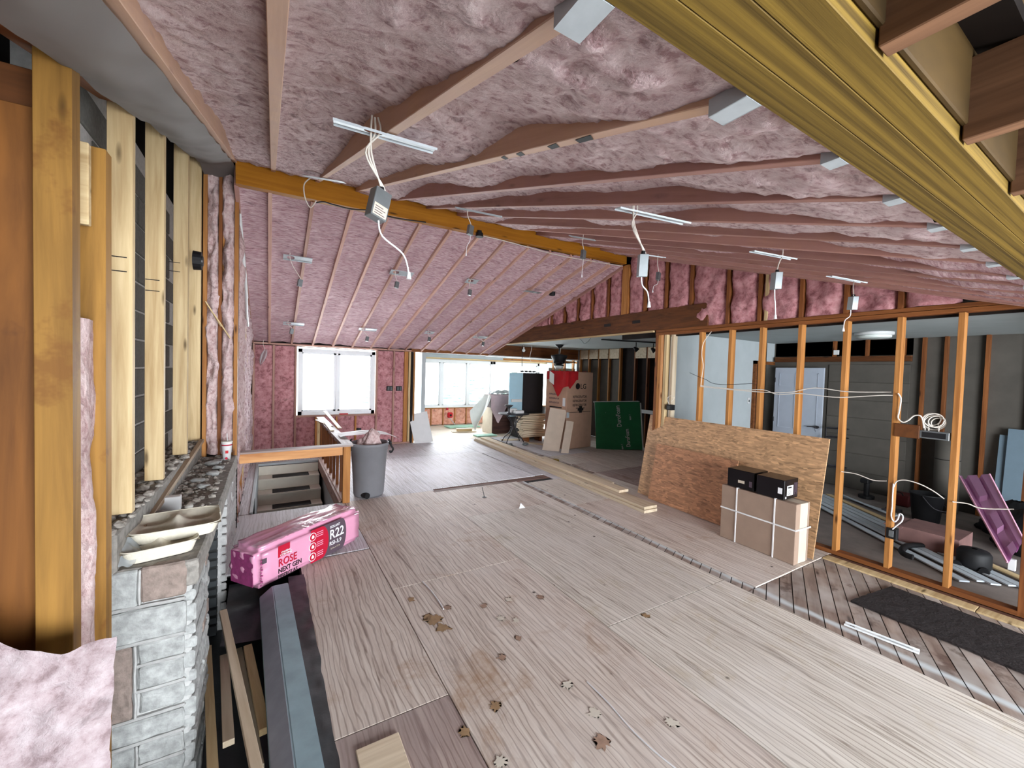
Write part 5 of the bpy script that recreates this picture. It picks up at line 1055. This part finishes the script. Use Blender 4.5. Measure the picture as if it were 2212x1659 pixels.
def fc(u, v):
    return (5.44-.42*v**1.3-.03*math.sin(u*9), 10.22+.5*u, 1.12-1.05*v*(.6+.4*math.sin(u*3.1+.4))+.01*fbm((u*5, v*5, 1), 2, 2))
tag(MB().grid(fc, 30, 30).build('white_sheet', M_clothw, None, True), 'white sheet trailing from the cabinet side down to the bay floor', 'cloth')
def fc(u, v): x_, y_ = 5.45+.95*u, 10.25+.45*v; return (x_, y_, 1.15+.10*math.sin(u*3.14)*math.sin(v*3.14)+.04*fbm((x_, y_, 3), 8, 3))
tag(MB().grid(fc, 30, 18).build('cloth_heap', M_metald, None, True), 'crumpled grey cloth heap on top of the covered cabinet', 'cloth')
# bay floor pieces
k = thing('board_stack', 'short tan board offcuts stacked on the bright bay floor', 'board', (4.85, 10.9, 0)); bar('offcut', (4.55, 10.95, 0), (5.25, 10.8, 0), .2, .02, M_lumber, k, below=True); bar('offcut', (4.7, 10.9, .02), (5.15, 10.9, .02), .12, .06, M_studlt, k, below=True); bar('offcut', (4.68, 10.93, .082), (5.18, 10.86, .082), .16, .02, M_lumber, k, below=True)
o = box('green_sheet', (4.85, 9.85, .0), (5.45, 10.15, .03), plain('pale_green_board', S(150, 190, 170), .7)); tag(o, 'pale green edged sheet lying in front of the walnut cabinet', 'board')
o = box('green_sheet', (4.75, 11.6, .0), (5.8, 12.1, .03), MATS['pale_green_board']); tag(o, 'pale green sheet lying under the bay windows behind the board stack', 'board')
k = thing('red_tool', 'red plastic tool with black centre hung on the low bay wall', 'tool', (5.05, 12.3, .35)); MB().box((4.96, 12.28, .24), (5.14, 12.38, .42)).bevel(.03).build('body', M_beltr, k); MB().cyl((5.05, 12.26, .33), (5.05, 12.28, .33), .035).build('black_center', M_black, k); box('tag', (4.94, 12.36, .49), (5.0, 12.40, .56), M_inkred, k); bar('tail', (5.02, 12.33, .26), (5.2, 12.25, .02), .03, .02, M_siding, k)
o = slab('drywall_scrap', (3.10, 9.6, .0), (3.55, 9.5, .0), (-.28, .13, .70), .012, M_white); tag(o, 'white drywall scrap leaning against the timber post by the bay opening', 'board')
o = bar('metal_rod', (3.75, 10.6, .02), (3.30, 11.0, .75), .03, .02, M_oldwood); tag(o, 'thin handle leaning in the bay corner behind the drywall scrap', 'handle')
# bistro table
c = Vector((5.34, 8.8, 0)); tb = thing('bistro_table', 'small round wrought iron table with curved legs beside the lumber stack', 'table', c)
MB().lathe([(.05, .722), (.375, .724), (.395, .732), (.395, .742), (.38, .75), (.03, .752), (.001, .752)], c, 40).build('table_top', M_iron, tb, True)
for i in range(4):
    a = i*1.5708+.5; dv = Vector((math.cos(a), math.sin(a), 0)); MB().tube([c+dv*.27+Vector((0, 0, .72)), c+dv*.15+Vector((0, 0, .60)), c+dv*.05+Vector((0, 0, .42)), c+dv*.12+Vector((0, 0, .25)), c+dv*.26+Vector((0, 0, .12)), c+dv*.33+Vector((0, 0, .0))], .012, 8).build('leg', M_iron, tb, True)
MB().lathe([(.07, .40), (.08, .405), (.07, .41)], c, 20).build('leg_ring', M_iron, tb, True)
q = c+Vector((-.22, -.12, .752)); tag(MB().lathe([(.05, 0), (.055, .01), (.025, .03), (.022, .13), (.03, .15), (.10, .20), (.105, .22), (.06, .20), (.001, .18)], q, 22).build('dark_goblet', M_iron, None, True), 'dark goblet shaped holder standing on the round iron table', 'holder')
for i, (dx, dy, sx, sy, sz) in enumerate(((.08, -.1, .24, .14, .07), (.2, .08, .2, .16, .03), (.05, .12, .18, .1, .10))):
    o = MB().box(c+Vector((dx-sx/2, dy-sy/2, .754)), c+Vector((dx+sx/2, dy+sy/2, .754+sz))).bevel(.006); tag(o.build('parts_pack', M_paperw if i != 1 else M_siding), ['white small carton on the round iron table', 'flat grey packet at the edge of the round table', 'taller white packet at the back of the round table'][i], 'packet', 'packets on the round table')
for dx, r_ in ((-.02, .05), (.1, .07)): tag(MB().sph((5.12+dx*3, 8.45-dx, r_*.5), r_, 12, (1.3, 1, .55)).build('cloth_wad', M_metald, None, True), 'grey crumpled wad on the floor under the round table' if dx < 0 else 'larger grey wad on the floor before the round table', 'wad')
# stack of boards by the carton
for i in range(13):
    z_ = .12+.046*i; w2 = random.uniform(-.10, .06); x0 = 5.60-.02*i/3+random.uniform(-.05, .05); x1 = 6.30+w2
    o = bar('stacked_board', (x0, 8.85+random.uniform(-.02, .02), z_), (x1, 8.85+random.uniform(-.04, .02), z_+.0), .24, .038, M_lumber, below=True); tag(o, 'short pale board in the tall stack by the carton, %s' % ('lowest' if i == 0 else 'topmost' if i == 12 else ORD[i]+' from the bottom'), 'board', 'boards stacked by the carton')
for x_ in (5.75, 6.15): tag(bar('spacer_block', (x_, 8.73, 0), (x_, 8.97, 0), .08, .118, M_studdk, below=True), 'dark spacer block under the board stack on the side toward the ' + ('table' if x_ < 6 else 'carton'), 'block', 'spacers under the board stack')
tag(bar('floor_offcut', (5.60, 8.65, .0), (5.95, 8.1, .0), .14, .02, M_lumber, below=True), 'pale offcut lying on the floor before the board stack', 'board'); tag(bar('floor_offcut', (5.2, 9.2, .0), (5.7, 9.05, .0), .12, .03, M_lumber, below=True), 'whitish offcut on the floor behind the round table', 'board')
# green foam boards
gb = thing('foam_board', 'green printed foam insulation boards leaning in the dim kitchen behind the tall carton', 'insulation board', (7.4, 7.2, 0)); g0, g1, go = Vector((6.88, 7.35, .0)), Vector((7.70, 6.64, .0)), Vector((.04, .26, 1.13))
for i in range(3):
    s_ = Vector((.055, .055, 0))*i; slab('board_layer', g0+s_, g1+s_, go, .05, M_green if i == 0 else M_foamedge, gb)
gx = (g1-g0).normalized(); gh = go.normalized(); gn_ = gh.cross(gx) ; gn_ = gx.cross(gh)
if gn_.dot(CAMP-g0) < 0: gn_ = -gn_
def gp(u, v): return g0+gx*u+gh*v+gn_*.03
slab('edge_band', g0+gx*1.085+gn_*.0, g0+gx*1.11, go, .06, M_foamedge, gb); slab('edge_band', g0+go-gh*.0, g1+go, gh*.02, .055, M_foamedge, gb)
text('DuroFoam', .15, gp(.62, .55), gh, -gx, M_foamedge, gb, sx=.8) if gx.cross(gh).dot(gn_) > 0 else text('DuroFoam', .15, gp(.62, .55), gh, -gx, M_foamedge, gb)
text('DuroFoam', .13, gp(.78, .08), gh, -gx, M_foamedge, gb, sx=.75); text('DuroFoam', .13, gp(.30, .08), gh, -gx, M_foamedge, gb, sx=.75)
for u, v in ((.86, .85), (.28, .88), (.60, .12)): text('type 1', .055, gp(u, v-.12), gh, -gx, M_foamedge, gb)
tag(sc_(7.75, 6.35, .22, .18, 9).build('dark_bag', M_membrane, None, True), 'black rubbish sack on the kitchen floor in front of the green boards', 'bag'); D.objects['dark_bag'].location.z -= .69
# ---------------------------------------------------------------- side room things
for i in range(6):
    o_ = Vector((.0775, -.061, 0))*i; tag(bar('siding_plank', Vector((7.35, 3.25+.0, .01+.004*(i % 3)))+o_-Vector((.2, .1, 0)), Vector((5.44+.06*(i % 2), .98-.02*i, .01+.004*(i % 3)))+o_, .085, .014, M_siding if i < 5 else M_studlt, below=True), ['outermost grey siding plank on the side room floor', 'grey siding plank, second from the stud wall', 'grey siding plank in the middle of the bundle', 'grey siding plank, fourth from the stud wall', 'grey siding plank beside the black hose', 'tan strip lying inside the siding bundle'][i], 'plank', 'siding planks on the side room floor')
ph = thing('vent_tray', 'glossy pink moulded rafter vent tray leaning on dark bags in the side room', 'vent tray', (6.5, 1.0, .3))
T0, T1, T2, T3 = at(2072, 1028, 0, 6.9), at(2137, 1024, 0, 6.75), at(2212, 1168, 0, 6.2), at(2176, 1215, 0, 6.1)
def fv(u, v):
    p = T0.lerp(T1, u).lerp(T3.lerp(T2, u), v); q = .0
    if .12 < u < .30 or .62 < u < .74: q = -.05
    if .3 <= u <= .62 and (.30 < v < .52 or .72 < v < .9): q = -.045
    return p+Vector((.3, .2, -.9)).normalized()*(-q)
MB().grid(fv, 40, 40).build('tray_body', M_pinkch, ph)
for pts in (((T0, T3)), ((T1, T2))): bar('tray_lip', pts[0], pts[1], .012, .02, M_pinkpl, ph)
def bagm(nm, c_, r_, h_, lab, mt=M_membrane, sd=1):
    def fn(u, v):
        a = u*6.2832; rr = r_*math.sin(max(.02, v)*3.14*.62)**.5*(1+.22*fbm((math.cos(a)*1.5, math.sin(a)*1.5, v*2+sd), 2, 3)); return (c_[0]+rr*math.cos(a), c_[1]+rr*math.sin(a), c_[2]+h_*(1-v)+.02*fbm((a, v, sd), 3, 3))
    return tag(MB().grid(fn, 32, 18).build(nm, mt, None, True), lab, 'bag')
bagm('rubbish_bag', (7.15, .75, 0), .34, .5, 'big black rubbish bag under the pink vent tray', M_black, 2); bagm('rubbish_bag', (7.75, 1.0, 0), .3, .42, 'black rubbish bag behind the pink vent tray by the blue boards', M_black, 5)
k = thing('bucket', 'black bucket standing on the side room floor before the dark studs', 'bucket', (7.45, 1.72, 0)); MB().lathe([(.13, 0), (.165, .34), (.172, .345), (.172, .36), (.155, .36), (.12, .03)], (7.45, 1.72, 0), 24).build('body', M_black, k, True); MB().tube([(7.28, 1.72, .34), (7.25, 1.60, .22), (7.45, 1.50, .18), (7.62, 1.60, .22), (7.62, 1.72, .34)], .006, 6).build('handle', M_iron, k)
k = thing('cardboard_box', 'open dusty pinkish cardboard box behind the black hose', 'box', (6.25, 1.45, 0)); box('box_body', (6.1, 1.15, 0), (6.6, 1.62, .20), plain('dusty_cardboard', S(128, 96, 92), .85), k); bar('box_flap', (6.05, 1.66, .19), (6.55, 1.66, .19), .16, .008, MATS['dusty_cardboard'], k)
o = MB().tube([at(px, py, 2, .045) for px, py in ((2060, 1186), (2020, 1180), (1985, 1178), (1958, 1180), (1948, 1190), (1955, 1198), (1972, 1204))], .028, 10); tag(o.build('vacuum_hose', M_black, None, True), 'thick black vacuum hose curled on the siding planks', 'hose')
o = MB().tube([at(px, py, 2, .03) for px, py in ((1943, 1162), (1970, 1168), (2010, 1176))], .014, 8); tag(o.build('hose_wand', M_black, None, True), 'thin black wand lying above the curled hose', 'hose')
k = thing('shop_vacuum', 'low grey wheeled vacuum body behind the tall stud near the hose', 'vacuum', (5.95, 1.05, 0)); MB().lathe([(.11, .02), (.12, .04), (.12, .16), (.10, .19), (.02, .20)], (5.95, 1.02, 0), 22).build('tank', M_black, k, True)
for s in (-.09, .09): MB().cyl((5.86, 1.02+s, .035), (5.83, 1.02+s, .035), .035, n=16).build('wheel', M_black, k)
k = thing('drill_stand', 'small black stand with round foot by the back wall of the side room', 'tool', (8.0, 2.52, 0)); MB().cyl((8.0, 2.52, 0), (8.0, 2.52, .04), .10).build('foot', M_black, k); MB().cyl((8.0, 2.52, .04), (8.0, 2.52, .28), .035).build('column', M_black, k); MB().box((7.88, 2.47, .24), (8.06, 2.57, .31)).bevel(.01).build('head', M_black, k)
k = thing('red_case', 'dark red tool case near the back wall by the bucket', 'case', (8.1, 2.15, 0)); box('case_body', (7.95, 2.02, 0), (8.25, 2.26, .16), plain('dark_red_case', S(84, 26, 28), .5), k, .01); MB().tube([(7.94, 2.08, .16), (7.93, 2.1, .2), (7.93, 2.18, .2), (7.94, 2.2, .16)], .008, 6).build('handle', M_black, k)
for i, z_ in enumerate((.0, .012, .024)):
    tag(bar('thin_strip', (7.7, 2.72, z_), (7.35-.1*i, 1.95, z_), .05, .01, M_siding if i else M_metal, below=True), ['pale thin strip lying before the drill stand, lowest', 'pale thin strip on the floor, middle of three', 'pale thin strip on the floor, uppermost of three'][i], 'strip', 'thin strips before the drill stand')
for i in range(5): tag(MB().box((7.3+.07*i, 1.98+.05*(i % 3), .0), (7.36+.07*i, 2.10+.05*(i % 2), .03+.015*(i % 2))).bevel(.006).build('hand_tool', M_iron if i % 2 else M_metald), ['dark iron tool farthest from the bucket in the small row', 'grey tin beside the dark tool in the row before the bucket', 'dark tool in the middle of the row before the bucket', 'grey tin next to the last dark tool by the bucket', 'dark iron tool nearest the bucket'][i], 'tool', 'tools on the side room floor')
for i, (px0, px1, py0) in enumerate(((2143, 2180, 938), (2161, 2203, 925))):
    a_, b_ = at(px0, 1080, 0, 8.2-.03*i), at(px1, 1080, 0, 8.2-.03*i); t_ = at(px0, py0, 0, 8.36-.03*i)
    tag(slab('blue_board', (8.2-.03*i, a_.y, 0), (8.2-.03*i, b_.y, 0), (.2, 0, t_.z), .012, M_bluep), ['shorter blue-grey board leaning on the back wall studs', 'taller blue-grey board leaning on the back wall studs'][i], 'board')
k = thing('wire_rack', 'thin black round rack against the back wall beside the open door', 'rack', (8.2, 3.0, 0))
for z_ in (.35, .85, 1.0): MB().lathe([(.15, z_), (.158, z_+.006), (.15, z_+.012)], (8.22, 3.02, 0), 24).build('ring', M_iron, k, True)
for a in (0, 2.1, 4.2): MB().cyl((8.22+.15*math.cos(a), 3.02+.15*math.sin(a), 0), (8.22+.15*math.cos(a), 3.02+.15*math.sin(a), 1.0), .007, n=8).build('leg', M_iron, k)
k = thing('tall_cylinder', 'tall grey paper cylinder standing between the dark studs', 'cylinder', (8.2, 1.72, 0)); MB().cyl((8.25, 1.72, 0), (8.25, 1.72, 1.05), .13, n=28).build('tube_body', M_paper, k, True); MB().cyl((8.25, 1.72, .74), (8.25, 1.72, .75), .132, n=28).build('seam_ring', M_ink, k, True)
q = at(2187, 1232, 2, 0); o = box('white_block', (q.x-.02, q.y-.02, 0), (q.x+.02, q.y+.03, .11), M_paperw); tag(o, 'small white upright block on the floor beside the dark post at the frame edge', 'block')

# marks on rafters and studs
def mark(k, y0, y1, side=False):
    x = .005+.4055*k; ym = (y0+y1)/2; r_o = [o for o in ceil.children if o.name.startswith('rafter')][k]
    if side: MB().box((x-.0215, y0, ZN(ym)+.01), (x-.0205, y1, ZN(ym)+.11)).build('spray_mark', M_ink, r_o)
    else: MB().poly([(x-.018, y0, ZN(y0)-.001), (x+.012, y0+.02, ZN(y0+.02)-.001), (x+.016, y1, ZN(y1)-.001), (x-.01, y1-.01, ZN(y1-.01)-.001)], (0, 0, -.001)).build('spray_mark', M_ink, r_o)
for k, y0, y1 in ((2, .93, 1.02), (2, 1.10, 1.17), (2, 1.32, 1.38), (2, 1.45, 1.50)): mark(k, y0, y1)
mark(2, .70, .715, True)
for y_, z_ in ((2.745, 2.35), (3.44, 2.36), (4.13, 2.62)):
    for q in range(2): MB().box((-.69, y_-.0015, z_-.04-.07*q), (-.62, y_-.0005, z_-.035-.07*q)).build('stamp_line', M_ink, wl)
